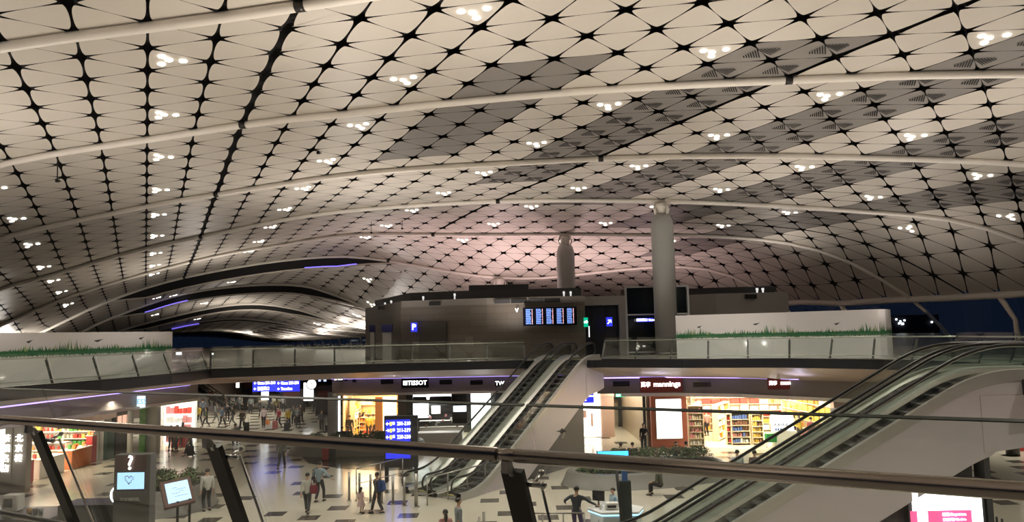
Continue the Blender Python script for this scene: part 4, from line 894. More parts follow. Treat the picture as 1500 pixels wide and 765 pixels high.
# ---- pharmacy: pier, lightbox, shelves
pier = thing('pier', 'terracotta red pier with tall white lightbox left of the pharmacy', 'pier', (9.5, 46.9, 0))
MB().box((9.48, 47.1, 1.72), (2.2, .9, 3.44)).build('body', REDB, pier)
MB().box((9.46, 46.63, 1.77), (1.62, .06, 2.45)).build('lightbox_frame', mat('white_frame', (.7, .68, .64), .4), pier)
MB().box((9.46, 46.59, 1.77), (1.52, .03, 2.35)).build('lightbox', mat('lightbox_white', (1, 1, 1), .5, emit=2.6, ecol=(1, 1, .98)), pier)
pm = room('pharmacy_shop', 'brightly lit pharmacy with long shelves behind the open front', [(10.6, 55.5), (20.5, 54), (18.9, 43.4), (10.6, 46.8)][::-1], 3.44, WARMW if 0 else WHW, WG('pharmacy', 2.2), walls=(1, 2, 3))
p2 = thing('pier', 'pale pink pier with poster at the right end of the pharmacy', 'pier', (18.9, 43.6, 0))
MB().box((18.62, 43.55, 1.72), (.72, .5, 3.44)).build('body', mat('pink_pier', (.75, .50, .40), .5, var=.04), p2)
MB().box((18.3, 43.28, 1.6), (.5, .03, 1.9)).build('poster', mat('poster_cream', (.8, .72, .62), .5, emit=.25), p2)
MB().ball((18.32, 43.25, 2.15), (.1, .01, .13), 8).box((18.32, 43.25, 1.75), (.26, .012, .5)).build('poster_print', mat('poster_brown', (.45, .25, .16), .5), p2)
def psign(x0, y0, x1, y1, Y, label, face=(.19, .03, .025)):
    t, c_, w_, h = sign(x0, y0, x1, y1, Y, label, mat('maroon_sign', face, .35), None, name='shop_sign')
    text('萬寧', h * .36, (c_.x - w_ * .37, Y - .08, c_.z), (1, 0, 0), (0, 0, 1), WT, t, .01, sx=.9)
    text('mannings', h * .48, (c_.x + w_ * .13, Y - .08, c_.z + .02), (1, 0, 0), (0, 0, 1), WT, t, .01)
    return t
psign(937, 553, 1000, 574, 44.7, 'dark red pharmacy sign with white letters, left one')
s2 = psign(1124, 552.5, 1180, 570, 41.3, 'dark red pharmacy sign with white letters, right one at the curve')
LB = 'on the pharmacy shelves'
SHORT = {'low front shelf of the gift shop': 'gift shop low shelf', 'tall shelf end beside the terracotta pier': 'rack beside terracotta pier', 'slanting pale shelf row deep in the pharmacy, left': 'left slanting pharmacy row', 'slanting pale shelf row deep in the pharmacy, middle': 'middle slanting pharmacy row',
 'low shelf end with white top in the middle of the pharmacy': 'middle pharmacy shelf end', 'golden shelf end beside the white topped unit': 'golden shelf end', 'narrow red goods rack left of the middle shelf end': 'narrow red goods rack',
 'long shelf wall along the back of the pharmacy': 'pharmacy back wall', 'long shelf wall along the right side of the pharmacy': 'pharmacy right wall', 'shelf wall in the left back corner of the pharmacy': 'pharmacy left back corner',
 'shelf wall at the back of the warm goods shop': 'warm shop back wall', 'shelf wall on the left inside the warm goods shop': 'warm shop left wall', 'low island shelf in the warm goods shop': 'warm shop island shelf',
 'left half of the stepped shelf wall of the gift shop': 'gift shop wall, left half', 'right half of the stepped shelf wall of the gift shop': 'gift shop wall, right half', 'white lit shelf wall of the small cosmetics shop': 'cosmetics shop shelf wall'}
def unit(x, y, rz, L, H, D, lv, label, pal, n, m=SHELF, where=LB, kinds=('box', 'bottle'), double=False):
    t = shelving((x, y, .012), rz, L, H, D, lv, label, m); stock(t, L, H, D, lv, where, n, pal, rs, -1, kinds, SHORT[label]); return t
unit(11.15, 46.9, R(-4), .95, 2.5, .35, 6, 'tall shelf end beside the terracotta pier', [4, 2, 5, 3], 5)
unit(12.1, 50.3, R(72), 3.0, 2.3, .4, 5, 'slanting pale shelf row deep in the pharmacy, left', [2, 8, 4, 3], 6)
unit(13.6, 50.0, R(60), 3.0, 2.3, .4, 5, 'slanting pale shelf row deep in the pharmacy, middle', [2, 1, 3, 8], 6)
unit(14.0, 47.3, R(-3), 1.15, 2.0, .5, 5, 'low shelf end with white top in the middle of the pharmacy', [4, 3, 6, 5], 6)
unit(15.0, 47.1, R(-3), .7, 1.9, .4, 5, 'golden shelf end beside the white topped unit', [8, 8, 5], 4)
unit(13.35, 47.5, R(-3), .35, 1.9, .4, 5, 'narrow red goods rack left of the middle shelf end', [0, 0, 4], 3)
unit(16.2, 53.2, R(-5), 7.5, 2.9, .4, 6, 'long shelf wall along the back of the pharmacy', [4, 2, 1, 0, 3, 7], 11)
unit(18.95, 49, R(-82), 6.2, 2.9, .4, 5, 'long shelf wall along the right side of the pharmacy', [4, 2, 1, 8], 9)
unit(11.9, 54.0, R(0), 2.2, 2.9, .4, 6, 'shelf wall in the left back corner of the pharmacy', [2, 4, 7], 5)
cnt = thing('display_cabinet', 'bright white display cabinet with bottles at the pharmacy front', 'cabinet', (16.3, 45.6, 0))
c = (16.25, 45.9)
MB().box((c[0], c[1], .5), (1.35, .6, 1.0)).build('base', WHW, cnt)
MB().box((c[0], c[1] + .25, 1.5), (1.35, .1, 1.1)).build('back_panel', mat('cabinet_glow', (1, 1, 1), .5, emit=2.4), cnt)
for z in (1.0, 1.3, 1.62): MB().box((c[0] - .2, c[1], z), (.9, .5, .03)).build('shelf', WSHELF, cnt)
for k in range(8): product(Vector((c[0] - .55 + .1 * k, c[1] - .1, 1.32)), (.07, .07, .17), 'bottle', [9, 6][k % 2], 'in the white display cabinet', 0, '%s from left in the white display cabinet' % ORDW[k])
for k in range(5): product(Vector((c[0] - .52 + .15 * k, c[1] - .1, 1.02)), (.1, .07, .14), 'box', 6, 'in the white display cabinet', 0, '%s from left, lower shelf, white display cabinet' % ORDW[k])
bin_ = thing('basket_stand', 'green basket stand with goods in front of the shelves', 'stand', (15.35, 45.7, 0))
MB().box((15.35, 45.7, .62), (.6, .4, .5)).build('basket', mat('green_basket', (.02, .25, .05), .5), bin_)
for dx in (-.26, .26): MB().tube([(15.35 + dx, 45.7, 0), (15.35 + dx, 45.7, .4)], .02, 6).build('leg', STEEL, bin_)
lamp('AREA', (15, 49.5, 3.35), 500, (1, .86, .66), 6, (0, 0, 0), sy=5)
lamp('AREA', (13.8, 45.2, 3.3), 200, (1, .88, .7), 4, (0, 0, R(-20)), sy=1)
# ---- corridor between middle escalators and pharmacy
STONEB = mat('beige_stone_wall', (.40, .33, .25), .35, var=.07, scale=1.2)
wall([(8.35, 47.3), (8.2, 57)], 0, 3.5, 'wall_corridor_right', STONEB)
wall([(6.8, 60), (6.75, 53)], 0, 3.5, 'wall_corridor_left', STONEB)
wall([(6.6, 58.5), (11, 58.5)], 0, 3.5, 'wall_corridor_end', mat('pale_corridor_wall', (.50, .43, .33), .35, var=.05))
pk = thing('pier', 'pinkish pier beside the glowing advertising shop front', 'pier', (6.25, 52, 0))
MB().box((6.35, 52.3, 1.75), (.9, .6, 3.5)).build('body', mat('pink_stone', (.62, .42, .34), .4, var=.06), pk)
MB().box((6.35, 51.98, 3.0), (.92, .04, .5)).build('band', mat('pink_band', (.70, .52, .44), .4), pk)
ad = thing('light_wall', 'glowing white advertising wall right of the middle escalators', 'advertisement', (5.2, 51.8, 0))
MB().box((5.05, 52.0, 1.7), (1.6, .2, 3.3)).build('lightbox', mat('adwall_glow', (1, .95, .88), .5, emit=1.9, ecol=(1, .95, .86)), ad)
MB().box((4.75, 51.88, 1.6), (.25, .02, .5)).box((5.25, 51.88, 1.2), (.15, .02, .9)).build('printed_figures', mat('ad_print', (.6, .35, .25), .5, emit=.5), ad)
bs, c_, w_, h_ = sign(845, 577, 870, 590, 47.5, 'tilted blue directional sign hanging beside the middle escalators', SBLUE, ['登機閘口 Gates', '⇒'], size=.6, hang=4.34)
exs = sign(902, 577.5, 916, 581.5, 54, 'green exit sign hanging in the corridor left of the pharmacy', SGREEN, ['出口 EXIT'], size=.7, name='exit_sign', hang=4.34)
pn = thing('sign_post', 'slim black post with a small blue lit top beside the terracotta pier', 'post', (8.1, 46.8, 0))
MB().box((8.0, 46.9, 1.6), (.16, .14, 3.2)).build('post', DARK, pn); MB().box((8.0, 46.88, 3.3), (.16, .16, .2)).build('lit_top', WT, pn)
dp = thing('door_frame', 'dark door frame with a white handle bar in the corridor', 'door', (7.4, 58.2, 0))
MB().box((7.95, 57.5, 1.7), (.22, .2, 3.4)).build('jamb', DARK, dp); MB().box((7.35, 57.9, 2.1), (1.3, .12, .16)).build('crossbar', DARK, dp); MB().box((6.95, 57.3, 2.8), (.06, .06, .8)).build('handle_bar', mat('white_bar', (1, 1, 1)), dp)
lamp('AREA', (7.2, 52, 3.4), 260, (1, .86, .66), 1.0, (0, 0, 0), sy=8)
# ---- middle shops: warm goods shop
ws = room('goods_shop', 'warm orange-lit goods shop with crowded shelves, left of the directory', [(-11.9, 52.2), (-8.1, 51.9), (-8.1, 57), (-12.6, 57)][::1], 3.3, WARMW, WG('warm', 1.3), walls=(1, 2, 3), floor_m=mat('shop_floor', (.80, .70, .52)))
for k, (x, y, rz, L, H, lab, pal) in enumerate([(-10.3, 56.5, 0, 3.8, 2.9, 'shelf wall at the back of the warm goods shop', [1, 8, 2, 0]), (-11.7, 55.2, R(90), 2.2, 2.6, 'shelf wall on the left inside the warm goods shop', [1, 8, 3]), (-10.6, 55.7, 0, 1.8, 1.3, 'low island shelf in the warm goods shop', [0, 1, 4])]):
    unit(x, y, rz, L, H, .4, 4, lab, pal, 7, SHELF, 'in the warm goods shop')
wp = thing('poster_panel', 'orange poster panel with lit frame in the warm shop front', 'poster', (-9.1, 52.1, 0)); MB().box((-9.0, 52.05, .38), (1.6, .16, .76)).build('base', mat('poster_base', (.4, .25, .15), .5), wp)
MB().box((-8.65, 52.0, 1.9), (.9, .1, 2.3)).build('lightbox', mat('poster_glow', (1, .93, .8), .5, emit=1.6, ecol=(1, .9, .75)), wp)
MB().box((-9.4, 52.05, 1.9), (.5, .1, 2.3)).build('orange_print', mat('orange_print', (.8, .25, .06), .5, emit=.4), wp)
lamp('AREA', (-10.2, 54.5, 3.2), 330, (1, .72, .38), 3.4, (0, 0, 0), sy=3.5)
pl_ = thing('pilaster', 'silver pilaster with lit edge at the left end of the middle shops', 'pier', (-12.5, 52.6, 0))
MB().box((-12.6, 52.5, 1.7), (.75, .6, 3.4)).build('body', mat('silver_pilaster', (.42, .42, .44), .3, .5), pl_); MB().box((-12.16, 52.17, 1.7), (.12, .05, 2.9)).build('lit_edge', WT, pl_)
pl2 = thing('pilaster', 'brown pilaster between the warm shop and the watch shop', 'pier', (-7.7, 52, 0))
MB().box((-7.72, 52.2, 1.67), (.5, .5, 3.3)).build('body', mat('brown_pilaster', (.17, .12, .10), .4), pl2); MB().box((-7.35, 51.95, 1.67), (.07, .05, 3.3)).build('white_edge', mat('white_frame', (.7, .68, .64)), pl2)
# ---- watch shop
BLK = mat('gloss_black', (.01, .01, .011), .12)
wt = room('watch_shop', 'black and white watch shop behind the directory totem', [(-7.1, 51.9), (-1.0, 51.6), (-1.0, 56), (-7.1, 56)], 3.3, BLK, WG('watch', 1.5), walls=(1, 2, 3))
wt = thing('watch_shop_facade', 'black shop front with lit header and white crown above the watch counter', 'shop front', (-4.1, 51.8, 0))
def panel_(t, x0, y0, x1, y1, Y, m, nm, d=.08):
    a, b = py(x0, y0, Y), py(x1, y1, Y); return MB().box((a + b) / 2, (abs(b.x - a.x), d, abs(a.z - b.z)), 0).build(nm, m, t)
panel_(wt, 595.5, 573, 605, 622, 51.75, BLK, 'black_panel')
panel_(wt, 605.5, 574, 661, 582, 51.9, mat('white_lit_header', (1, 1, 1), .5, emit=2.2), 'lit_header')
panel_(wt, 605.5, 581.5, 661, 590, 51.8, BLK, 'black_header')
panel_(wt, 605.5, 591, 628, 612, 52.2, mat('white_lit_panel', (1, 1, 1), .5, emit=2.0), 'lit_panel')
panel_(wt, 662, 572.5, 684.5, 620, 51.75, BLK, 'black_pier')
panel_(wt, 664, 595, 683, 603, 51.65, mat('bluish_lit_panel', (.9, .95, 1), .5, emit=2.0, ecol=(.85, .92, 1)), 'lit_sign')
panel_(wt, 632, 595, 645, 606, 53, mat('picture_white', (.9, .85, .8), .5, emit=1.2), 'picture')
cw = py(627, 585, 51.7)
text('♛', .42, (cw.x, 51.7, cw.z + .12), (1, 0, 0), (0, 0, 1), WT, wt, .01)
vit = thing('display_plinth', 'long white display plinth below the watch shop window', 'plinth', (-5, 50.6, 0))
a, b = pz(606, 652, 0), pz(668, 650, 0); 
MB().box(((-6.7 - 3.7) / 2, 50.7, .38), (3.3, 1.1, .76), bev=.02).build('plinth', WHW, vit)
for k in range(16):
    product(Vector((-6.2 + rs.random() * 2.8, 51.9 + rs.random() * .3, .9 + rs.random() * .8)), (.12, .1, .14), 'box', rs.choice([3, 4, 5]), 'in the watch shop window', 0, '%s display piece in the watch shop window' % ORDW[k])
MB_ = MB().box((-5.1, 52.1, .9), (3.0, .5, .05)).box((-5.1, 52.1, 1.35), (3.0, .5, .03)).box((-5.1, 52.1, .45), (3.0, .5, .9)); tag(MB_.build('display_counter', WSHELF), 'white counter behind the watch shop window', 'counter')
ws2 = thing('bright_shopfront', 'blank bright white shop front between watch shop and escalators', 'shop front', (-2.5, 51.5, 0))
MB().box((-2.35, 51.8, 1.65), (1.35, .1, 3.2)).build('lightbox', mat('white_lit_panel', (1, 1, 1)), ws2)
sg, c_, w_, h_ = sign(588, 554.5, 628, 568, 50.8, 'black shop sign with white letters above the watch shop', BLK, ['⊞TISSOT'], size=.62, name='shop_sign')
sg2, *_ = sign(725, 557.5, 739, 566, 50.6, 'small white lettered sign beside the escalator handrail', BLK, ['TW'], size=.9, name='shop_sign')
sg3, *_ = sign(491.5, 552, 502, 558.5, 51.6, 'tiny white lit sign at the left end of the middle bulkhead', BLK, ['SHOP'], size=.8, name='shop_sign')
lamp('AREA', (-4.5, 52.8, 3.2), 120, (1, .95, .9), 4, (0, 0, 0), sy=1.5)
# ---- left: red goods shop
ls = room('gift_shop', 'warm lit gift shop with red and orange goods on the far left', [(-25.4, 38.3), (-25.4, 46.6), (-30, 46.6), (-30, 38.3)], 3.3, WHW, WG('gift', 1.6), walls=(1, 2, 3))
for k in range(2):
    unit(-28.5 + k * 2.0, 46.2 - .05 * k, 0, 1.95, 2.8, .5, 6, ('left', 'right')[k] + ' half of the stepped shelf wall of the gift shop', [0, 1, 8, 0, 7, 2], 7, WSHELF, 'on the gift shop shelves')
unit(-28.1, 45.2, 0, 2.9, 1.35, .6, 3, 'low front shelf of the gift shop', [1, 0, 2, 8], 9, WSHELF, 'on the gift shop shelves')
def counter(x, y, w_, d, h, m, label, goods, rz=0):
    t = thing('display_counter', label, 'counter', (x, y, .012), rz); q = MB(); q.local = True
    q.box((0, 0, h / 2), (w_, d, h), bev=.02).build('body', m, t); q = MB(); q.local = True
    q.box((0, 0, h + .02), (w_ + .06, d + .06, .04)).build('top', WSHELF, t)
    M_ = t.matrix_world
    for k in range(goods):
        product(M_ @ Vector((rs.uniform(-.4, .4) * w_, rs.uniform(-.35, .35) * d, h + .04)), (.16, .14, rs.uniform(.12, .26)), 'box', rs.choice([0, 1, 2, 4, 7]), 'on the gift shop counters', rz, '%s item on the %s' % (ORDW[k], ' '.join(label.split()[:4])))
counter(-25.7, 39.4, .8, .9, 1.15, mat('red_counter', (.45, .03, .03), .4), 'red display counter at the gift shop front', 6)
counter(-25.8, 41.6, .8, 2.2, 1.0, WHW, 'white display counter at the gift shop front', 8)
counter(-25.8, 44.4, .8, 2.0, 1.05, mat('orange_counter', (.65, .22, .08), .4), 'orange display counter at the gift shop front', 8)
counter(-25.7, 45.85, .4, .5, 1.6, mat('red_counter', (.45, .03, .03), .4), 'tall red counter deep in the gift shop', 5)
lamp('AREA', (-27.5, 42.5, 3.2), 330, (1, .80, .55), 4, (0, 0, 0), sy=7)
DG = mat('dark_green_panel', (.02, .075, .05), .4, var=.1)
gw = thing('feature_wall', 'dark green shop wall with lit shelves right of the gift shop', 'wall unit', (-25.3, 47, 0))
MB().box((-25.35, 47.1, 1.1), (.3, .9, 2.2)).build('green_panel', DG, gw)
MB().box((-25.3, 48.6, 1.4), (.3, 2.0, 2.8)).build('glass_front', BLK, gw)
for k in range(3): MB().box((-25.1, 47.9 + .6 * k, 2.1), (.05, .42, .9)).build('lit_niche', mat('niche_glow', (.9, .5, .35), .5, emit=.9), gw)
MB().box((-25.2, 45.5, 2.75), (.1, 8, .5)).build('picture_band', mat('picture_band', (.42, .26, .18), .5, emit=.2), gw)
wc = thing('pillar', 'slim white round pillar left of the green plant picture', 'pillar', (-24.1, 47.3, 0))
MB().lathe([(.17, 0), (.17, 3.45)], 16, 0, Matrix.Translation((-24.1, 47.3, 0))).build('shaft', mat('white_pillar', (.7, .68, .62), .4), wc)
gp = thing('picture_panel', 'tall picture of green leaves beside the white pillar', 'picture', (-23.9, 48.5, 0))
a, b = py(205, 600, 48.3), py(212.5, 660, 48.3); MB().box(((a.x + b.x) / 2, 48.3, 1.7), (b.x - a.x, .06, 3.4)).build('panel', mat('leaf_print', (.07, .20, .035), .5, emit=.06, var=.9, scale=5), gp)
gq = thing('pier', 'grey pier between the leaf picture and the small bright kiosk', 'pier', (-23.2, 48.3, 0))
a, b = py(213.5, 600, 48.5), py(228, 660, 48.5); MB().box(((a.x + b.x) / 2, 48.8, 1.73), (b.x - a.x, .6, 3.45)).build('body', mat('grey_pier', (.34, .32, .29), .4, var=.05), gq)
lg, *_ = sign(174, 581, 212, 597, 44, 'white and cyan lit shop sign above the leaf picture', mat('cyan_lit', (.8, .95, 1), .5, emit=1.3, ecol=(.72, .92, 1)), ['FORTRESS'], tcol=mat('sky_letters', (.2, .5, .8), .5, emit=.6), size=.6, name='shop_sign')
ks = room('kiosk_shop', 'small bright cosmetics shop with lit shelf rows on the left', [(-23.6, 50.2), (-22.0, 50.4), (-22.6, 53.6), (-25, 53.6)], 3.2, WHW, WG('kiosk', 1.6), walls=(2, 3))
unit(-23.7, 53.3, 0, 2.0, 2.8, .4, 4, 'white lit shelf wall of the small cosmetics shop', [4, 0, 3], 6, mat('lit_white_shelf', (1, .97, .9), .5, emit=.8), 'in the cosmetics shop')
lamp('POINT', (-22.9, 51.2, 2.9), 60, (1, .85, .6), .12)
counter(-22.9, 51.6, 1.0, .5, 1.0, mat('red_counter', (.45, .03, .03), .4), 'red counter at the front of the cosmetics shop', 0)
cs, *_ = sign(0, 617, 4, 690, 36.5, 'tall white lightbox at the far left edge of the picture', mat('lightbox_cream', (1, .95, .85), .5, emit=1.8), name='lightbox')
for k, (x0, x1, s_, lab) in enumerate(((5, 16, '茶葉名店', 'brown pillar with white vertical lettering at the left edge'), (22, 36, '北京樓', 'brown pillar with white vertical lettering left of the gift shop'))):
    a, b = py(x0, 640, 37.2), py(x1, 640, 37.2); t = thing('shop_pillar', lab, 'pillar', (a.x, 37.2, 0))
    MB().box(((a.x + b.x) / 2, 37.4, 1.6), (b.x - a.x + .25, .4, 3.2)).build('body', mat('taupe_pillar', (.30, .25, .20), .4, var=.05), t)
    for q, ch in enumerate(s_): text(ch, .40, ((a.x + b.x) / 2, 37.15, 2.6 - q * .48), (1, 0, 0), (0, 0, 1), WT, t, .01)

# ================================================================== far concourse signs and screens
def gate_sign(x0, y0, x1, y1, Y, lines, label):
    t, c_, w_, h = sign(x0, y0, x1, y1, Y, label, SBLUE, None, hang=4.34)
    for k, ln in enumerate(lines):
        z = c_.z + h * (.25 - .5 * k); text(ln, h * .34, (c_.x - w_ * .45, Y - .08, z), (1, 0, 0), (0, 0, 1), WT, t, .006, 'LEFT', sx=.78)
gate_sign(370.5, 557.5, 404, 573.5, 60, ['← Gates 201-210', '← 登機閘口'], 'left panel of the blue gate sign hanging over the crowd')
gate_sign(404.8, 557.5, 439, 573.5, 60, ['← Gates 228-230', '← Transfers'], 'right panel of the blue gate sign hanging over the crowd')
def lbox(x0, y0, x1, y1, Y, label, e=2.2, col=(1, 1, 1), name='lightbox'):
    a, b = py(x0, y0, Y), py(x1, y1, Y); o = thing(name, label, 'lightbox', tuple((a + b) / 2))
    w_, h = b.x - a.x, a.z - b.z
    MB().box((a + b) / 2 + Vector((0, .08, 0)), (w_ * 1.08, .14, h * 1.04)).build('frame', DSTEEL, o)
    MB().box((a + b) / 2, (w_, .04, h)).build('panel', mat('lightbox_%g_%g' % (e, col[2]), col, .5, emit=e), o)
    MB().tube([((a.x + b.x) / 2, Y + .1, a.z), ((a.x + b.x) / 2, Y + .1, 4.36)], .04, 6).build('hanger', DSTEEL, o); return o
lbox(382.5, 555, 392, 559.5, 66, 'upper part of white lightbox seen above the gate sign', 1.8)
lbox(383, 573, 393.5, 586, 66, 'white lightbox seen below the gate sign', 1.8)
lbox(346, 557.5, 350.5, 568, 75, 'narrow white lightbox near the far escalators', 2.0)
lbox(445, 561, 459, 587, 68, 'bright white tall lightbox under the round clock', 2.2)
lbox(466.5, 550, 470, 559, 64, 'thin bluish screen left of another, by the bulkhead end', 1.0, (.5, .6, 1))
lbox(474, 550, 478, 559, 64, 'thin bluish screen next to the bulkhead end', 1.0, (.5, .6, 1.0001))
ck = thing('clock', 'round white clock hanging over the far concourse', 'clock', tuple(py(456.5, 563, 66)))
p = py(456.8, 563, 66)
T = Matrix.Translation(p) @ Matrix.Rotation(R(90), 4, 'X')
MB().lathe([(.44, -.08), (.44, .08), (.38, .1), (.001, .1)], 24, 0, T).build('face', mat('clock_white', (1, 1, 1), .5, emit=1.3), ck)
MB().lathe([(.44, -.09), (.48, -.09), (.48, .09), (.44, .09)], 24, 0, T).build('rim', DSTEEL, ck)
MB().box(p + Vector((.0, -.13, .12)), (.04, .02, .26)).build('hand', BLACK, ck); MB().box(p + Vector((.1, -.13, 0)), (.22, .02, .04)).build('hand', BLACK, ck)
MB().tube([p + Vector((0, 0, .44)), Vector((p.x, p.y, 4.34))], .03, 6).build('hanger', DSTEEL, ck)
for x0, y0, x1, y1, Y, lab in ((462, 566, 488, 606, 70, 'dark shop block behind the crowd left of the middle shops'), (410, 571, 444, 600, 78, 'dark kiosk block below the gate sign'), (356, 556, 369, 600, 84, 'dark far block between lightbox and gate sign')):
    a, b = py(x0, y0, Y), py(x1, y1, Y); t = thing('kiosk_block', lab, 'kiosk', (a.x, Y, 0))
    MB().box(((a.x + b.x) / 2, Y + 1, a.z / 2), (b.x - a.x, 2, a.z)).build('body', mat('kiosk_dark', (.035, .03, .035), .5, var=.3), t)
    MB().box(((a.x + b.x) / 2, Y - .03, a.z * .75), ((b.x - a.x) * .7, .05, a.z * .2)).build('fascia', mat('kiosk_fascia', (.16, .06, .05), .5), t)
for x, y, z, e in ((-20, 60, 4.1, 150), (-24, 72, 4.1, 200), (-30, 90, 4.1, 240), (-16, 56, 4.1, 60), (-22.5, 42, 3.9, 120), (-22, 30, 4.0, 90), (28, 42, 4.2, 150), (23, 33, 4.8, 120), (30, 50, 4.2, 120), (-29, 60, 4.1, 200), (-26, 66, 4.1, 200), (-33, 70, 4.1, 200)):
    lamp('SPOT', (x, y, z), e * 4.6, (1, .9, .78), .2, (0, 0, 0), 155, blend=.6)  # added downlights that brighten the crowd and the right-hand lower floor

# ================================================================== planters, totems, desk, rails
PLW = mat('grey_planter_wall', (.15, .145, .125), .45, var=.06, scale=1)
LEAFS = [mat('leaf_dark', (.022, .045, .015), .6, var=.3, scale=5), mat('leaf_green', (.06, .13, .03), .6, var=.3, scale=5), mat('leaf_reddish', (.075, .035, .022), .6, var=.3, scale=5), mat('leaf_light', (.17, .22, .05), .6, var=.3)]
def foliage(cells, rr, n, smin=.07, smax=.15, pal=(0, 0, 1, 2)):
    b = MB()
    for _ in range(n):
        cx, cy, cz, r = rr.choice(cells); a, e = rr.uniform(0, 6.283), rr.uniform(-.3, 1.57); k = r * (rr.random() ** .4)
        p = Vector((cx + k * math.cos(a) * math.cos(e), cy + k * math.sin(a) * math.cos(e), cz + k * math.sin(e) * .8))
        d = Vector((rr.gauss(0, 1), rr.gauss(0, 1), rr.gauss(0, .6))).normalized(); u = d.orthogonal().normalized(); s = rr.uniform(smin, smax)
        b.add([p, p + d * s * .5 + u * s * .28, p + d * s, p + d * s * .5 - u * s * .28], [(0, 1, 2, 3)], rr.choice(pal))
    return b
def planter(poly, h, inset, label, spots, n, pal=(0, 0, 1, 2), topz=None):
    cx = sum(p[0] for p in poly) / len(poly); cy = sum(p[1] for p in poly) / len(poly)
    t = thing('planter', label, 'planter', (cx, cy, 0)); m = len(poly); b = MB()
    # smooth outline
    P = []
    for i in range(m):
        p0, p1, p2_, p3 = [Vector(poly[(i + q - 1) % m]) for q in range(4)]
        for s in range(6):
            u = s / 6; P.append(.5 * ((2 * p1) + (-p0 + p2_) * u + (2 * p0 - 5 * p1 + 4 * p2_ - p3) * u * u + (-p0 + 3 * p1 - 3 * p2_ + p3) * u ** 3))
    c = Vector((cx, cy)); k = len(P)
    ins = lambda p, d: p + (c - p).normalized() * d
    rings = [(0, 0.), (.04, .0), (inset * .75, h * .9), (inset, h), (inset + .25, h), (inset + .28, h - .12)]
    vs = [(*ins(p, d), z) for d, z in rings for p in P]
    fs = [(q * k + i, q * k + (i + 1) % k, (q + 1) * k + (i + 1) % k, (q + 1) * k + i) for q in range(len(rings) - 1) for i in range(k)]
    b.add(vs, fs, 0, True); b.add([(*ins(p, inset + .28), h - .12) for p in P], [tuple(range(k))]); b.build('wall', PLW, t)
    MB().add([(*ins(p, inset + .3), h - .1) for p in P], [tuple(range(k))]).build('soil', mat('soil', (.03, .022, .015), .9, var=.3, scale=10), t)
    o = foliage(spots, random.Random(n), n, pal=pal).build('shrubs', LEAFS, t); o['kind'] = 'stuff'
    return t
rr4 = random.Random(21)
sp = [(rr4.uniform(3.1, 5.2), rr4.uniform(35.5, 36.8), .62, .34) for _ in range(20)] + [(rr4.uniform(4.8, 9.6), rr4.uniform(38.2, 39.2), .85, .5) for _ in range(26)]
planter([(2.1, 36.6), (2.7, 35.2), (4.0, 34.6), (6, 34.7), (8, 35.3), (10.2, 36.6), (10.8, 38.4), (9.9, 39.9), (6.5, 40.0), (3.5, 38.8)], .66, .42, 'boat-shaped grey planter with shrubs behind the information desk', sp, 5200, (0, 0, 1, 2))
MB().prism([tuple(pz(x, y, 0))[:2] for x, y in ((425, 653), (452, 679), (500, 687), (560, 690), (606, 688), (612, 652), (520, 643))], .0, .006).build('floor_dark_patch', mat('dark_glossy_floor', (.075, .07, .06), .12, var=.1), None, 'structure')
sp = [(rr4.uniform(-13.0, -7.0), rr4.uniform(47, 48.6), .85, .42) for _ in range(28)]
planter([(-14.3, 49.6), (-14, 46.8), (-11.5, 46.0), (-8, 46.0), (-5.8, 46.8), (-5.8, 48.6), (-8, 49.8), (-12, 50.2)], .7, .35, 'long grey planter with dark shrubs in front of the warm goods shop', sp, 4200, (0, 0, 0, 1))
sp = [(rr4.uniform(-16.1, -14.0), rr4.uniform(32, 34.3), 1.15, .5) for _ in range(16)]
planter([(-16.9, 33.2), (-16.2, 31.4), (-15, 31.0), (-13.9, 31.6), (-13.2, 33.2), (-13.7, 34.8), (-14.9, 35.4), (-16.2, 34.9)], 1.0, .35, 'round planter with low shrubs behind the question mark totem', sp, 3200, (0, 1, 2, 3))
sp = [(7.8, 28.4, .5, .35), (8.2, 28.6, .45, .3)]
planter([(7.1, 28.2), (7.8, 27.7), (8.6, 28.0), (8.7, 28.7), (8.0, 29.1), (7.3, 28.9)], .35, .08, 'small green planter glimpsed under the right-hand escalators', sp, 700, (1, 1, 3))
# blue screen bench in the planter
a = pz(866, 683, 1.0); t = thing('information_screen', 'bright blue lying screen on the rim of the boat-shaped planter', 'screen', (4.5, 36, .7))
MB().box((4.62, 36.3, 1.28), (1.45, .12, .42)).build('screen', mat('blue_screen', (.05, .45, 1), .4, emit=1.8, ecol=(.05, .45, 1)), t); MB().box((4.62, 36.4, 1.05), (1.55, .1, .9)).build('housing', DARK, t)
# directory totem
tt = thing('directory_totem', 'dark directory totem with blue gate list before the watch shop', 'sign', (-5.85, 38.1, 0))
MB().box((-5.78, 38.2, 1.93), (1.68, .28, 2.54)).build('body', DARK, tt)
for x in (-6.52, -5.05): MB().box((x, 38.2, .34), (.18, .2, .68)).build('leg', DARK, tt)
MB().box((-5.92, 38.04, 2.06), (1.24, .04, 1.92)).build('blue_panel', SBLUE, tt)
for k, (ar, s_) in enumerate((('←', '201-210'), ('→', '211-219'), ('←', '228-230'))):
    z = 2.82 - k * .33
    text(ar, .24, (-6.43, 38.0, z), (1, 0, 0), (0, 0, 1), WT, tt); text(s_, .25, (-5.62, 38.0, z), (1, 0, 0), (0, 0, 1), WT, tt, sx=.82)
    MB().box((-6.27, 38.0, z), (.11, .02, .19)).build('yellow_icon', YEL, tt); MB().box((-6.13, 38.0, z + .03), (.10, .02, .13)).build('white_icon', WT, tt)
text('登機閘口', .2, (-5.8, 38.0, 1.84), (1, 0, 0), (0, 0, 1), mat('pale_text', (.6, .7, 1), .5, emit=.9), tt)
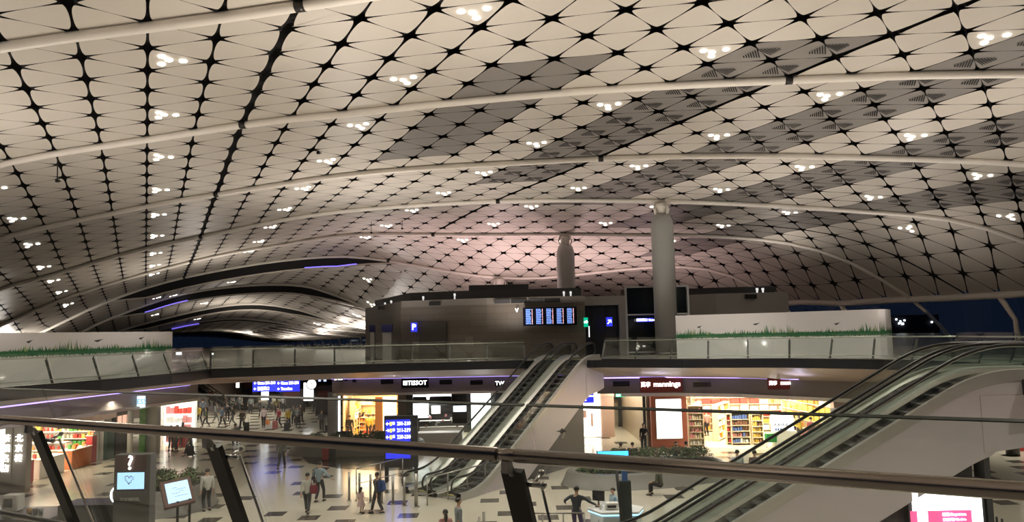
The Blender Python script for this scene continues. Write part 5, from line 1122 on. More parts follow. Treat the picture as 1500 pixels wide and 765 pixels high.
# question mark totem
qt = thing('information_totem', 'tall grey totem with white question mark and a lit screen', 'totem', (-12.2, 24, 0))
def pbox(t, x0, y0, x1, y1, Y, d, m, nm): a, b = py(x0, y0, Y), py(x1, y1, Y); return MB().box(((a.x + b.x) / 2, Y + d / 2, (a.z + b.z) / 2), (b.x - a.x, d, abs(a.z - b.z))).build(nm, m, t)
TG = mat('totem_grey', (.10, .10, .095), .4, var=.04)
a, b = py(168, 667, 24), py(220.5, 667, 24)
MB().box(((a.x + b.x) / 2, 24.2, a.z / 2), (b.x - a.x, .4, a.z)).build('body', TG, qt)
pbox(qt, 169, 668, 214, 690, 23.98, .03, mat('brown_header', (.08, .035, .03), .4), 'header')
BS = mat('pale_blue_screen', (.45, .75, 1), .3, emit=.95, ecol=(.42, .72, 1))
pbox(qt, 170.5, 691, 212, 719, 23.97, .03, DARK, 'screen_bezel'); pbox(qt, 172, 693, 210.5, 716.5, 23.95, .03, BS, 'screen')
text('?', .62, tuple(py(190.5, 679, 23.93)), (1, 0, 0), (0, 0, 1), WT, qt)
hb = MB(); hc = py(189, 704, 23.93)
for k in range(60):
    u = k / 60 * 6.283; r_ = rr4.uniform(.6, 1); x = 16 * math.sin(u) ** 3; z = 13 * math.cos(u) - 5 * math.cos(2 * u) - 2 * math.cos(3 * u) - math.cos(4 * u)
    hb.box(hc + Vector((x * .0095 * r_, 0, z * .0105 * r_ + .02)), (.018, .004, .018))
hb.build('heart_picture', mat('screen_ink', (.2, .1, .1), .5), qt)
text('TOOSEVEL', .13, tuple(py(190, 732, 23.95)), (1, 0, 0), (0, 0, 1), mat('dull_letters', (.35, .35, .3), .4, emit=.12), qt)
# tilted screen
ts = thing('screen_stand', 'brown framed tilted touch screen beside the question mark totem', 'screen', (-13, 29, 0))
c4 = [pz(242, 745, 1.0), pz(287, 734, 1.0), pz(273.5, 694, 1.75), pz(234.5, 707, 1.75)]
c4[2] = c4[1] + c4[3] - c4[0]
nn = (c4[1] - c4[0]).cross(c4[3] - c4[0]).normalized()
if nn.y > 0: nn = -nn
cc = sum(c4, Vector()) / 4
MB().slab(c4, .10, -nn).build('frame', mat('brown_frame', (.10, .045, .035), .4), ts)
MB().slab([cc + (p - cc) * .76 + nn * .02 for p in c4], .01, -nn).build('screen', BS, ts)
k_ = MB(); e0 = (c4[1] - c4[0]).normalized(); e1_ = (c4[3] - c4[0]).normalized()
for (u, v, l) in ((-.25, .22, .22), (-.1, .1, .45), (-.3, -.1, .35), (.05, -.02, .2), (-.2, -.28, .6)):
    p = cc + e0 * u + e1_ * v + nn * .03; k_.slab([p, p + e0 * l, p + e0 * l + e1_ * .02, p + e1_ * .02], .003, nn)
k_.build('screen_lines', mat('screen_ink', (.2, .1, .1)), ts)
for s_ in (.3, .7): q = c4[0].lerp(c4[1], s_); MB().tube([Vector((q.x, q.y + .25, 0)), Vector((q.x, q.y + .25, 1.12))], .05, 8).build('leg', DSTEEL, ts)
# phone counter
ph = thing('phone_counter', 'dark low counter with white handset symbol left of the totem', 'counter', (-14.5, 25, 0))
a, b = py(84, 722, 25), py(167, 716, 25); MB().box(((a.x + b.x) / 2, 25.6, .95), (b.x - a.x, 1.1, 1.9)).build('body', mat('smoked_panel', (.05, .055, .055), .2), ph)
text('(', .48, tuple(py(163.5, 724, 24.96)), (1, 0, 0), (0, 0, 1), WT, ph); text("'", .4, tuple(py(169, 721, 24.96)), (1, 0, 0), (0, 0, 1), mat('red_mark', (1, .3, .35), .5, emit=1), ph)
sc_ = thing('service_counter', 'dark service counter at the lower left corner with clutter on it', 'counter', (-17, 26, 0))
a, b = py(-40, 736, 26.5), py(84, 736, 26.5); MB().box(((a.x + b.x) / 2, 27.1, .62), (b.x - a.x, 1.6, 1.24), bev=.03).build('body', mat('counter_dark', (.03, .03, .032), .3), sc_)
MB().box(((a.x + b.x) / 2, 26.9, 1.27), (b.x - a.x + .1, 2.0, .05)).build('top', mat('counter_top_dark', (.06, .06, .06), .25), sc_)
mw = thing('microwave_oven', 'small white oven-like box on the dark counter at lower left', 'appliance', tuple(py(20, 735, 27.3)))
p = py(20, 724, 27.3); p.z = 1.295 + .29
MB().box(p, (.56, .45, .56), bev=.03).build('body', WHW, mw); MB().box(p + Vector((-.04, -.23, .02)), (.32, .01, .3)).build('window', DARK, mw)
for k, (x, c_) in enumerate(((44, (.5, .3, .1)), (52, (.05, .05, .05)), (60, (.3, .3, .3)))):
    p = py(x, 736, 26.7); p.z = 1.296; o = thing('cup', ('small tan cup', 'small black cup', 'small grey cup')[k] + ' on the dark counter at lower left', 'cup', tuple(p))
    MB().lathe([(.07, 0), (.09, .18), (.08, .18), (.06, .02)], 10, 0, Matrix.Translation(p)).build('body', mat('cup_%d' % k, c_, .4), o)
# information desk
dk = thing('information_desk', 'white faceted information desk with blue lit edge', 'desk', (3.4, 26.8, 0))
dp = [(x - .17, y) for x, y in ((2.65, 26.9), (3.05, 26.15), (4.3, 26.15), (4.6, 26.9), (4.2, 27.3), (3.0, 27.3))]
MB().prism([(x * .93 + .24, y * .95 + 1.34) for x, y in dp], 0, .92).build('body', mat('desk_white', (.72, .74, .74), .3, var=.02), dk)
MB().prism([(x * 1.0, y) for x, y in dp], .92, .97).build('lit_edge', mat('ice_blue_glow', (.5, .85, 1), .5, emit=1.6, ecol=(.35, .72, 1)), dk)
MB().prism([(3.5 + (x - 3.5) * 1.02, 26.8 + (y - 26.8) * 1.02) for x, y in dp], .97, 1.04).build('top', mat('desk_top_white', (.85, .87, .88), .3), dk)
text('100', .24, (2.86, 26.32, .66), (.5, -.85, 0), (0, 0, 1), DARK, dk); text('行理', .26, (3.8, 26.14, .66), (1, 0, 0), (0, 0, 1), DARK, dk)
mo = thing('monitor', 'black computer monitor on the information desk', 'monitor', (3.15, 27.1, 1.04))
MB().box((2.88, 27.05, 1.42), (.44, .05, .34), rz=R(-25)).build('screen', DISP, mo); MB().tube([(2.88, 27.08, 1.05), (2.88, 27.08, 1.3)], .03, 8).build('neck', DARK, mo); MB().box((2.88, 27.08, 1.05), (.25, .18, .02)).build('base', DARK, mo)
pr = thing('printer', 'white printer with black tray beside the monitor on the desk', 'printer', (3.6, 26.7, 1.04))
MB().box((3.3, 26.65, 1.16), (.42, .3, .22), bev=.02).build('body', WHW, pr); MB().box((3.27, 26.48, 1.16), (.3, .04, .07)).build('tray', BLACK, pr)
for k, (x, y) in enumerate(((2.9, 26.6), (3.05, 26.5))): tag(MB().lathe([(.04, 1.04), (.045, 1.16), (.03, 1.2), (.03, 1.24)], 8, 0, Matrix.Translation((x, y, 0))).build('hand_gel_bottle', WHW), ('left', 'right')[k] + ' small white bottle on the front of the desk', 'bottle')
# thin screen totem in front of the escalator foot
st = thing('thin_totem', 'slim dark teal totem with blue top standing before the desk', 'totem', (3.9, 25.6, 0))
a, b = py(907, 706, 25.2), py(924.5, 706, 25.2); MB().box(((a.x + b.x) / 2, 25.35, a.z / 2), (b.x - a.x, .25, a.z)).build('body', mat('dark_teal', (.045, .065, .06), .35), st)
a, b = py(911, 684, 25.3), py(919, 684, 25.3); MB().box(((a.x + b.x) / 2, 25.4, (a.z + 2.0) / 2), (b.x - a.x, .12, a.z - 2.0)).build('blue_top', mat('steel_blue', (.03, .09, .25), .4, emit=.15), st)
a, b = py(903, 690, 25.1), py(911, 765, 25.1); MB().tube([a, b], .05, 6).build('slanted_edge', DARK, st)
# advertising screen under the right escalators
ad2 = thing('advertising_screen', 'big white and pink advertising screen under the right-hand escalators', 'screen', (12.8, 21.6, 0))
a, b = py(1332, 690, 21.15), py(1436, 690, 21.15)
MB().box(((a.x + b.x) / 2, 21.35, 1.45), (b.x - a.x + .14, .3, 2.9)).build('housing', DARK, ad2)
MB().box(((a.x + b.x) / 2, 21.17, 1.5), (b.x - a.x - .06, .05, 2.7)).build('screen', mat('ad_white', (1, .98, 1), .4, emit=2.1, ecol=(1, .97, 1)), ad2)
q = py(1385, 766, 21.12)
MB().box((q.x, 21.13, q.z - .1), (b.x - a.x - .08, .02, .85)).build('pink_band', mat('ad_pink', (.85, .08, .25), .4, emit=.85, ecol=(.85, .10, .26)), ad2)
for dx, w_ in ((-.62, .28), (.84, .2)): MB().box((q.x + dx, 21.11, q.z - .1), (w_, .02, .83)).build('white_patch', mat('ad_white', (1, 1, 1)), ad2)
text('出境 Departure', .10, (q.x + .25, 21.1, q.z + .22), (1, 0, 0), (0, 0, 1), WT, ad2); text('登機手續 Check-in', .08, (q.x + .25, 21.1, q.z + .08), (1, 0, 0), (0, 0, 1), WT, ad2)
MB().box((q.x + .15, 21.1, q.z - .06), (.3, .02, .1)).build('white_icon', WT, ad2)
# dark pier right of it + bin
a = py(1438, 664, 21.3); o = MB().box((a.x + .06, 21.45, a.z / 2), (.16, .5, a.z)).build('slim_pier', DARK); tag(o, 'slim dark pier at the right edge of the advertising screen', 'pier')
bn = thing('litter_bin', 'black and steel litter bin on the lower floor at far right', 'bin', tuple(pz(1484, 667, 0))); q = pz(1484, 667, 0)
MB().lathe([(.34, 0), (.34, .85), (.30, .9)], 16, 0, Matrix.Translation(q)).build('body', DSTEEL, bn); MB().lathe([(.24, .9), (.24, 1.0)], 16, 0, Matrix.Translation(q)).build('lid', STEEL, bn)
rb = thing('red_stand', 'red shop stand behind the litter bin at the right edge', 'stand', tuple(pz(1498, 662, 0))); q = pz(1504, 662, 0)
MB().box(q + Vector((.3, .4, .45)), (1.6, .5, .9), bev=.03).build('body', mat('red_counter', (.45, .03, .03), .4), rb)
# bollards and rails
def bollard(x, y1, y0, label, w_=.05):
    p = pz(x, y1, 0); q = py(x, y0, p.y); t = thing('bollard', label, 'bollard', tuple(p))
    MB().tube([p, p + Vector((0, 0, q.z))], w_, 10).build('post', mat('satin_steel', (.35, .33, .30), .35, .7), t); MB().tube([p, p + Vector((0, 0, .03))], w_ * 2.0, 12).build('base_plate', STEEL, t); return t
for x, y1, y0, l in ((511.4, 734, 692, 'first slim steel bollard from the left, beside the long planter'), (526.5, 722, 693, 'second slim bollard from the left, farther back'), (542.8, 736, 695, 'slim steel bollard just left of the woman with the blue backpack'),
                     (559, 738, 712, 'short looking bollard behind the woman with the blue backpack'), (575.6, 739, 698, 'slim bollard right of the woman with the blue backpack'), (592.4, 741, 699, 'slim bollard in front of the escalator foot'), (609.7, 743, 694, 'thicker bollard nearest to the escalator railing')):
    bollard(x, y1, y0, l, .055 if x < 605 else .075)
def rail(p, q, h, label, n, z1=.45):
    P_, Q = Vector((*p, 0)), Vector((*q, 0)); t = thing('guard_rail', label, 'railing', tuple(P_)); U = Vector((0, 0, 1)); m = mat('satin_steel', (.35, .33, .30))
    MB().tube([P_ + U * h, Q + U * h], .03, 8).build('top_rail', m, t); MB().tube([P_ + U * z1, Q + U * z1], .02, 6).build('lower_rail', m, t)
    for k in range(n): c = P_.lerp(Q, k / (n - 1)); MB().tube([c, c + U * h], .028, 8).build('post', m, t)
g = lambda x, y: tuple(pz(x, y, 0))[:2]
rail(g(626, 741), g(760, 703), 1.15, 'steel guard rail leading from the escalator foot to the right', 6)
rail(g(522, 724), g(590, 706), 1.15, 'steel guard rail behind the bollards left of the escalator', 3)
rail(g(765, 801), g(857, 801), 1.1, 'steel guard rail at the bottom in front of the information desk', 4)
for x, y0 in ((702, 757), (708.5, 750)): p = pz(x, y0, 1.1); tag(MB().tube([(p.x, p.y, 0), (p.x, p.y, 1.1)], .05, 10).build('bollard', mat('satin_steel', (.35, .33, .30))), ('shorter' if x < 705 else 'taller') + ' of two steel bollards cut by the lower edge of the picture', 'bollard')
for x in (1452, 1460, 1468): p = pz(x, 765 - (3 if x == 1460 else 0), .9 if x != 1460 else .9); tag(MB().tube([(p.x, p.y, 0), (p.x, p.y, 1.0 + (.25 if x == 1452 else 0))], .035, 8).build('queue_post', DARK), 'black queue post at lower right, ' + {1452: 'tallest', 1460: 'middle', 1468: 'rightmost'}[x], 'post')

# ================================================================== people
SKIN = mat('skin_tone', (.52, .33, .23), .55, var=.05); HAIR = mat('black_hair', (.012, .010, .009), .5, var=.3, scale=30); HAIRB = mat('brown_hair', (.06, .035, .02), .5)
SHOE = mat('dark_shoe', (.02, .02, .022), .5); INK = mat('face_ink', (.05, .02, .02), .5)
def skin(verts, edges, levels=1):
    """verts: (pos, rx, ry) ; grows ONE surface around the skeleton"""
    me = bpy.data.meshes.new('s'); me.from_pydata([v[0] for v in verts], edges, []); o = bpy.data.objects.new('s', me); C.objects.link(o)
    m = o.modifiers.new('s', 'SKIN'); m.use_smooth_shade = True
    sv = me.skin_vertices[0].data if me.skin_vertices else None
    if sv is None:
        bm = bmesh.new(); bm.from_mesh(me); bm.verts.layers.skin.verify(); bm.to_mesh(me); bm.free(); sv = me.skin_vertices[0].data
    for k, v in enumerate(verts): sv[k].radius = (v[1], v[2]); sv[k].use_root = (k == 0)
    s = o.modifiers.new('b', 'SUBSURF'); s.levels = s.render_levels = levels
    dg = bpy.context.evaluated_depsgraph_get(); r = bpy.data.meshes.new_from_object(o.evaluated_get(dg)); bpy.data.objects.remove(o)
    for p in r.polygons: p.use_smooth = True
    r.materials.clear(); r.materials.append(None); return r
def limb2(a, b, l1, l2, bend):
    """middle joint of a two-bone limb from a to b bent toward `bend`"""
    a, b = Vector(a), Vector(b); d = b - a; L = min(d.length, (l1 + l2) * .999); u = d.normalized(); b = a + u * L
    x = (l1 * l1 - l2 * l2 + L * L) / (2 * L); h = math.sqrt(max(0, l1 * l1 - x * x)); n = Vector(bend); n = (n - u * n.dot(u)).normalized()
    return a + u * x + n * h, b
def figure(hl, hr, fl, fr, pel=(0, 0, .93), lean=0., head=(0, 0), sleeve=1., female=False, dress=False):
    """hands and feet targets (facing +Y, 1.72 m tall) -> meshes"""
    pel = Vector(pel); up = Vector((0, math.sin(lean), math.cos(lean))); sh = .185 if not female else .165
    ch = pel + up * .42; nk = pel + up * .56; V = []; E = []
    def add(p, rx, ry=None, par=None):
        V.append((tuple(p), rx, ry or rx)); i = len(V) - 1
        if par is not None: E.append((par, i))
        return i
    hd = nk + Vector((head[0] * .04, head[1] * .05 + .015, .118))
    i0 = add(pel, .125, .095); i1 = add(pel + up * .20, .115 if not female else .095, .085, i0); i2 = add(pel + up * .40, .135 if not female else .115, .095, i1)
    i3 = add(nk, .052, .052, i2); i4 = add(nk + Vector((0, .01, .05)), .048, .05, i3); i5 = add(hd + Vector((0, .0, -.02)), .068, .078, i4); i6 = add(hd + Vector((0, 0, .06)), .074, .088, i5); i7 = add(hd + Vector((0, -.005, .105)), .055, .062, i6)
    add(hd + Vector((0, .098, .0)), .012, .014, i5)                       # nose
    for s in (-1, 1): add(hd + Vector((s * .078, 0, .01)), .010, .018, i5)   # ears
    parts = {'arm': {}, 'leg': {}}
    for s, h in ((-1, hl), (1, hr)):
        S = pel + up * .46 + Vector((s * sh, 0, 0)); el, w_ = limb2(S, h, .29, .26, (s * .35, -1, -.2))
        a = add(S, .052, .052, i2); b = add(S.lerp(el, .5), .045, .045, a); c = add(el, .037, .037, b); d = add(el.lerp(w_, .55), .033, .033, c); e = add(w_, .025, .022, d)
        f = (w_ - el).normalized(); pm = w_ + f * .075; g_ = add(pm, .034, .014, e)
        sd = f.cross(Vector((0, 1, .2))).normalized() * s
        if sd.length < .1: sd = Vector((s, 0, 0))
        dn = Vector((0, .35, -.1))
        for q, (off, ln) in enumerate(((-.028, .062), (-.010, .072), (.010, .068), (.027, .054))):
            k0 = add(pm + sd * off + f * .03, .0085, .0085, g_); k1 = add(pm + sd * off + f * (.03 + ln * .5) + dn * .012, .008, .008, k0); add(pm + sd * off + f * (.03 + ln * .9) + dn * .035, .0065, .0065, k1)
        k0 = add(w_ + f * .035 - sd * .03, .010, .010, e); add(w_ + f * .075 - sd * .052 + dn * .02, .0085, .0085, k0)
        parts['arm'][s] = (S, el, w_)
    for s, ft in ((-1, fl), (1, fr)):
        Hh = pel + Vector((s * .088, 0, -.03)); kn, an = limb2(Hh, ft, .43, .42, (0, 1, .1))
        a = add(Hh, .080, .080, i0); b = add(Hh.lerp(kn, .5), .070, .070, a); c = add(kn, .052, .052, b); d = add(kn.lerp(an, .4), .050, .052, c); e = add(an, .035, .038, d); add(an + Vector((0, .13, -.055)), .038, .024, e)
        parts['leg'][s] = (Hh, kn, an)
    body = skin(V, E, 1)
    # shirt
    V2 = []; E2_ = []
    def ad(p, rx, ry, par=None):
        V2.append((tuple(p), rx, ry))
        if par is not None: E2_.append((par, len(V2) - 1))
        return len(V2) - 1
    j00 = ad(pel + up * -.10, .155, .122); j0 = ad(pel + up * .02, .152, .12, j00); j1 = ad(pel + up * .20, .135 if not female else .115, .108, j0); j2 = ad(pel + up * .40, .155 if not female else .133, .115, j1); k3 = ad(pel + up * .475, .125, .09, j2); ad(pel + up * .555, .062, .060, k3)
    for s in (-1, 1):
        S, el, w_ = parts['arm'][s]; a = ad(S, .064, .064, j2); b = ad(S.lerp(el, .6), .056, .056, a)
        if sleeve > .6: c = ad(el, .047, .047, b); ad(w_.lerp(el, .08), .036, .034, c)
    shirt = skin(V2, E2_, 1)
    V2 = []; E2_ = []
    if dress:
        q = MB(); q.lathe([(.13, .02), (.15, -.05), (.24, -.40), (.26, -.46), (.24, -.46), (.12, -.05)], 18, 0, Matrix.Translation(pel)); trousers = bpy.data.meshes.new('skirt'); trousers.from_pydata(q.v, [], q.f); trousers.materials.append(None)
    else:
        j00 = ad(pel + up * .16, .125, .10); j0 = ad(pel + up * .04, .135, .108, j00)
        for s in (-1, 1):
            Hh, kn, an = parts['leg'][s]; a = ad(Hh + Vector((0, 0, -.02)), .094, .094, j0); b = ad(Hh.lerp(kn, .5), .083, .084, a); c = ad(kn, .066, .068, b); ad(an + Vector((0, 0, .03)), .056, .06, c)
        trousers = skin(V2, E2_, 1)
    q = MB()
    for s in (-1, 1):
        an = parts['leg'][s][2]; q.tube([an + Vector((0, -.06, -.05)), an + Vector((0, .0, -.035)), an + Vector((0, .09, -.055)), an + Vector((0, .17, -.065))], [.045, .05, .048, .03], 10, flat=.8)
    sh_ = bpy.data.meshes.new('shoes'); sh_.from_pydata(q.v, [], q.f); sh_.materials.append(None)
    for p in sh_.polygons: p.use_smooth = True
    def hairmesh(long):
        q = MB(); n = 12; vs = []; fs = []
        T = Matrix.Translation(hd + Vector((0, -.012, .045)))
        for k in range(9):
            th = math.pi * k / 8
            for m_ in range(n):
                ph_ = 2 * math.pi * m_ / n; x, y, z = math.sin(th) * math.cos(ph_), math.sin(th) * math.sin(ph_), math.cos(th)
                if y > .2 and z < .35: y *= .55; z = max(z, .28)
                if z < -.3: z = -.3 - (z + .3) * (-.3 if not long else 0)
                vs.append((x * .088, y * .104, z * .10))
        for k in range(8):
            for m_ in range(n): fs.append((k * n + m_, k * n + (m_ + 1) % n, (k + 1) * n + (m_ + 1) % n, (k + 1) * n + m_))
        q.add(vs, fs, 0, True, T)
        if long: q.tube([hd + Vector((0, -.06, .05)), hd + Vector((0, -.085, -.06)), hd + Vector((0, -.10, -.17)), hd + Vector((0, -.09, -.28))], [.07, .085, .085, .05], 12, flat=.45)
        m = bpy.data.meshes.new('hair'); m.from_pydata(q.v, [], q.f); m.materials.append(None)
        for p in m.polygons: p.use_smooth = True
        return m
    q = MB()
    for s in (-1, 1): q.ball(hd + Vector((s * .03, .083, .035)), (.010, .006, .006), 6)
    q.box(hd + Vector((0, .088, -.038)), (.042, .008, .007))
    fm = bpy.data.meshes.new('face'); fm.from_pydata(q.v, [], q.f); fm.materials.append(None)
    return dict(body=body, shirt=shirt, trousers=trousers, shoes=sh_, hair=hairmesh(False), hair_long=hairmesh(True), face=fm)
R4 = (.22, .02, .83)
POSE = {
 'stand': figure((-.24, .03, .84), (.24, .03, .84), (-.11, 0, .085), (.11, .03, .085)),
 'stand_f': figure((-.16, .22, 1.12), (.20, .05, .84), (-.09, 0, .085), (.09, .04, .085), female=True),
 'walk': figure((-.24, .20, .90), (.25, -.14, .88), (-.09, -.24, .12), (.09, .28, .085), lean=.04),
 'walk_f': figure((-.20, -.16, .88), (.21, .18, .90), (-.07, .24, .085), (.07, -.22, .11), lean=.03, female=True),
 'reach': figure((-.36, .02, 1.16), (.58, .22, 1.10), (-.12, 0, .085), (.12, .02, .085), lean=.10),
 'armout': figure((-.25, .04, .86), (.46, .10, 1.02), (-.10, -.12, .10), (.10, .16, .085), lean=.03),
 'sit': figure((-.14, .34, .58), (.14, .34, .58), (-.13, .42, .085), (.13, .44, .085), pel=(0, 0, .50), lean=.18),
 'bend': figure((-.18, .50, .55), (.20, .52, .60), (-.12, -.02, .085), (.12, .10, .085), pel=(0, -.10, .88), lean=.85),
 'dress': figure((-.22, .03, .88), (.22, .12, 1.0), (-.07, 0, .085), (.07, .03, .085), female=True, dress=True),
}
COL = {}
def cloth(c):
    k = 'cloth_%02d_%02d_%02d' % tuple(int(v * 99) for v in c)
    return mat(k, c, .8, var=.12, scale=12)
NP = [0]
def person(x, yf, rz, pose, top, bottom, label, h=1.70, hair=HAIR, long=False, z=0., group=None, loc=None, shoes=SHOE, bareleg=False):
    p = Vector(loc) if loc else pz(x, yf, z)
    t = thing('person', label, 'person', (p.x, p.y, z), 0, group); s = h / 1.72; P_ = POSE[pose]
    t.rotation_euler = (0, 0, rz); t.scale = (s * 1.13, s * 1.1, s)
    for nm, me, m in (('body', P_['body'], SKIN), ('shirt', P_['shirt'], cloth(top)), ('trousers' if pose != 'dress' else 'skirt', P_['trousers'], cloth(bottom)), ('shoes', P_['shoes'], shoes), ('hair', P_['hair_long' if long else 'hair'], hair), ('face_features', P_['face'], INK)):
        o = bpy.data.objects.new(nm, me); C.objects.link(o); o.parent = t; o.material_slots[0].link = 'OBJECT'; o.material_slots[0].material = m
    return t
K = (.02, .02, .025); GY = (.12, .13, .13); NV = (.02, .03, .07); WH = (.6, .6, .58); YE = (.55, .38, .05); MA = (.22, .03, .04); LB = (.28, .36, .42); BR = (.10, .07, .05); PK = (.62, .36, .34); OL = (.07, .08, .05); TN = (.35, .30, .20)
p1_ = person(450, 753, R(5), 'walk_f', (.42, .42, .38), (.05, .055, .06), 'woman in white top and dark trousers walking away with red bag', 1.63)
p2_ = person(468, 735.5, R(-15), 'armout', (.22, .29, .34), (.035, .035, .04), 'man in light blue shirt beside the woman with the red bag', 1.72)
person(529, 752, R(-30), 'dress', (.55, .40, .38), (.52, .36, .36), 'little girl in pink dress holding hands near the bollards', 1.04, long=True)
p3_ = person(553, 752.5, R(55), 'walk_f', (.05, .05, .055), (.03, .03, .035), 'woman in dark clothes with blue backpack beside the little girl', 1.63, hair=HAIR)
person(412, 687, R(0), 'walk', (.10, .11, .10), (.05, .055, .05), 'man in grey jacket walking away alone left of the planter', 1.72)
person(648, 0, R(20), 'stand_f', (.50, .26, .24), K, 'long-haired woman in pink top cut by the lower picture edge', 1.60, long=True, loc=(-2.32, 24.6, 0))
person(666, 0, R(-70), 'stand', (.20, .23, .25), K, 'man in grey shirt and cap beside the long-haired woman', 1.74, loc=(-1.98, 25.6, 0))
person(843, 0, R(-20), 'reach', (.028, .035, .05), (.07, .05, .13), 'man in dark sweater leaning one hand on the information desk', 1.76, loc=(2.08, 26.95, 0))
person(900, 0, R(115), 'stand_f', (.38, .50, .60), NV, 'staff member in light blue shirt behind the information desk', 1.50, loc=(3.5, 27.85, 0))
person(303, 749, R(40), 'stand', WH, (.04, .04, .045), 'man in white shirt standing right of the tilted screen', 1.74)
person(944, 663, R(160), 'stand_f', K, K, 'man in black standing before the terracotta pier behind the planter', 1.68)
person(0, 0, R(200), 'sit', NV, K, 'person in dark blue seated next to the standing man in black', 1.72, loc=(8.45, 40.4, .1))
person(0, 0, R(10), 'sit', K, K, 'dark-haired person seated at the left end of the planter rim', 1.72, loc=(5.6, 40.3, .05))
person(0, 0, R(-10), 'sit', K, K, 'second dark figure seated beside the one at the planter end', 1.70, loc=(6.2, 40.45, .05))
person(0, 0, R(-60), 'sit', K, K, 'bent dark figure seated right of the standing man in black', 1.72, loc=(8.95, 40.3, .05))
person(0, 0, R(-5), 'stand', (.45, .50, .52), K, 'man in pale grey shirt walking to the pharmacy, left of the dark one', 1.72, loc=(10.0, 34.4, 0))
person(0, 0, R(5), 'stand', (.09, .03, .03), K, 'man in dark red-brown top right of the man in pale shirt', 1.70, loc=(10.75, 34.3, 0))
person(0, 0, R(60), 'sit', OL, K, 'slouching person in dark clothes on a bench behind the slim totem', 1.70, loc=(6.3, 33.4, 0))
person(1017.5, 649.5, R(-60), 'stand_f', WH, K, 'shop visitor in white shirt beside the left shelves of the pharmacy', 1.72)
for k, (x, Y, c, rz, lab) in enumerate([(1025, 51.5, (.5, .3, .28), 20, 'dark-haired shopper in rose top at the back left of the pharmacy'), (1080, 50.6, WH, 150, 'shopper in white top between the pharmacy shelves'), (1088, 49.6, MA, 30, 'shopper in dark red near the golden shelf end'), (1122, 50.2, PK, 170, 'shopper in pink at the right part of the pharmacy'), (1131, 49.2, K, -30, 'shopper in black next to the pink one in the pharmacy'), (1150, 48.6, (.5, .35, .2), 100, 'shopper in tan top near the right pharmacy wall'), (1175, 46.5, MA, -60, 'shopper in maroon at the right end of the pharmacy'), (1158, 47.3, YE, 20, 'shopper in yellow at the right front of the pharmacy')]):
    person(0, 0, R(rz), ('stand', 'stand_f', 'walk')[k % 3], c, K, lab, 1.68, loc=((x - 750) / 1090 * Y, Y, .012), long=(k % 2 == 1))
person(512, 645, R(0), 'stand', K, K, 'man in black watching the warm goods shop from outside', 1.72)
for k, (x, y, c, rz, lab) in enumerate([(540, 642, YE, 10, 'person in yellow top in front of the warm goods shop, left one'), (547, 641, (.45, .33, .10), -20, 'person in ochre top in front of the warm goods shop, right one'), (521, 640, (.6, .5, .45), 120, 'person in cream top at the counter of the warm goods shop'), (527, 638, MA, 40, 'person in maroon inside the warm goods shop'), (533, 637, PK, -60, 'person in pink inside the warm goods shop'), (556, 638, K, 30, 'dark figure at the right side of the warm goods shop'), (572, 638, (.35, .05, .04), 80, 'person in red near the orange poster of the warm goods shop')]):
    person(x, y, R(rz), ('stand', 'stand_f')[k % 2], c, K, lab, 1.64, long=(k in (3, 4)))
for k, (x, y, rz, lab) in enumerate([(502, 0, 0, 'dark figure seated on the rim of the long planter, left of the man in black'), (494, 0, 20, 'dark seated figure farther left on the long planter'), (575, 0, -10, 'dark figure seated at the right end of the long planter')]):
    person(0, 0, R(rz), 'sit', K, K, lab, 1.7, loc=((x - 750) / 1090 * 49.2, 50.4, .08))
crowd = [(291, 622, YE, 'walk', 'person in yellow top at the left of the crowd', K), (281, 632, (.25, .06, .05), 'stand', 'person in dark red at the left edge of the crowd', K), (302, 626, OL, 'walk', 'tall figure in olive next to the yellow top', K), (297, 612, (.14, .17, .22), 'stand', 'person in slate blue behind the yellow top', K),
 (316, 620, (.3, .3, .3), 'walk_f', 'person in light grey in the crowd near the joint line', GY), (325, 626, (.13, .17, .23), 'walk', 'person in blue-grey jacket in the crowd', K), (333, 618, K, 'stand', 'figure in black between blue-grey and dark jackets', K), (341, 624, (.05, .05, .055), 'walk', 'person in charcoal jacket in mid crowd', GY),
 (355, 631, (.09, .075, .06), 'walk', 'person in dark brown top pulling a black suitcase', K), (344, 653, (.33, .33, .30), 'bend', 'person in pale jacket bending over below the crowd', K), (380, 612, K, 'stand', 'figure in black below the blue gate sign', K), (386, 627, (.5, .4, .38), 'walk_f', 'person in white and red carrying an orange bag', K),
 (405, 608, (.30, .24, .12), 'stand', 'person in mustard brown farther back under the gate sign', K), (408, 627, MA, 'walk', 'person in maroon top in the middle of the crowd', K), (422, 629, YE, 'walk_f', 'person in bright yellow top pulling a small black case', K), (430, 624, OL, 'walk', 'figure in dark olive right of the bright yellow top', K),
 (436, 626, GY, 'stand', 'figure in dark grey right of the olive one', K), (441, 622, BR, 'walk_f', 'figure in brown at the right of the dense group', K), (444, 606, K, 'stand', 'black figure left of the bright tall lightbox', K), (461, 606, K, 'walk', 'black figure right of the bright tall lightbox', K), (473, 604, BR, 'stand', 'brown figure farther back near the bulkhead end', K),
 (471, 633, K, 'walk_f', 'woman in black pushing a luggage trolley', K), (367, 606, GY, 'stand', 'grey figure far back beside the dark block', K), (395, 603, NV, 'walk', 'navy figure far back under the gate sign', K), (415, 604, (.2, .2, .2), 'stand_f', 'light grey figure far back behind the maroon one', K), (350, 604, GY, 'walk', 'grey figure far back by the narrow lightbox', K), (330, 604, BR, 'stand', 'brown figure at the foot of the far escalators', K),
 (267, 656, K, 'walk', 'figure in black walking before the cosmetics shop', K), (259, 662, YE, 'stand_f', 'person in yellow bending to a shop counter on the left', K), (278, 668, (.09, .05, .05), 'walk', 'person with black suitcase right of the cosmetics shop', K), (250, 660, MA, 'stand', 'person in red before the small cosmetics shop', K), (285, 642, (.2, .2, .18), 'walk_f', 'grey-green figure near the left end of the crowd', K)]
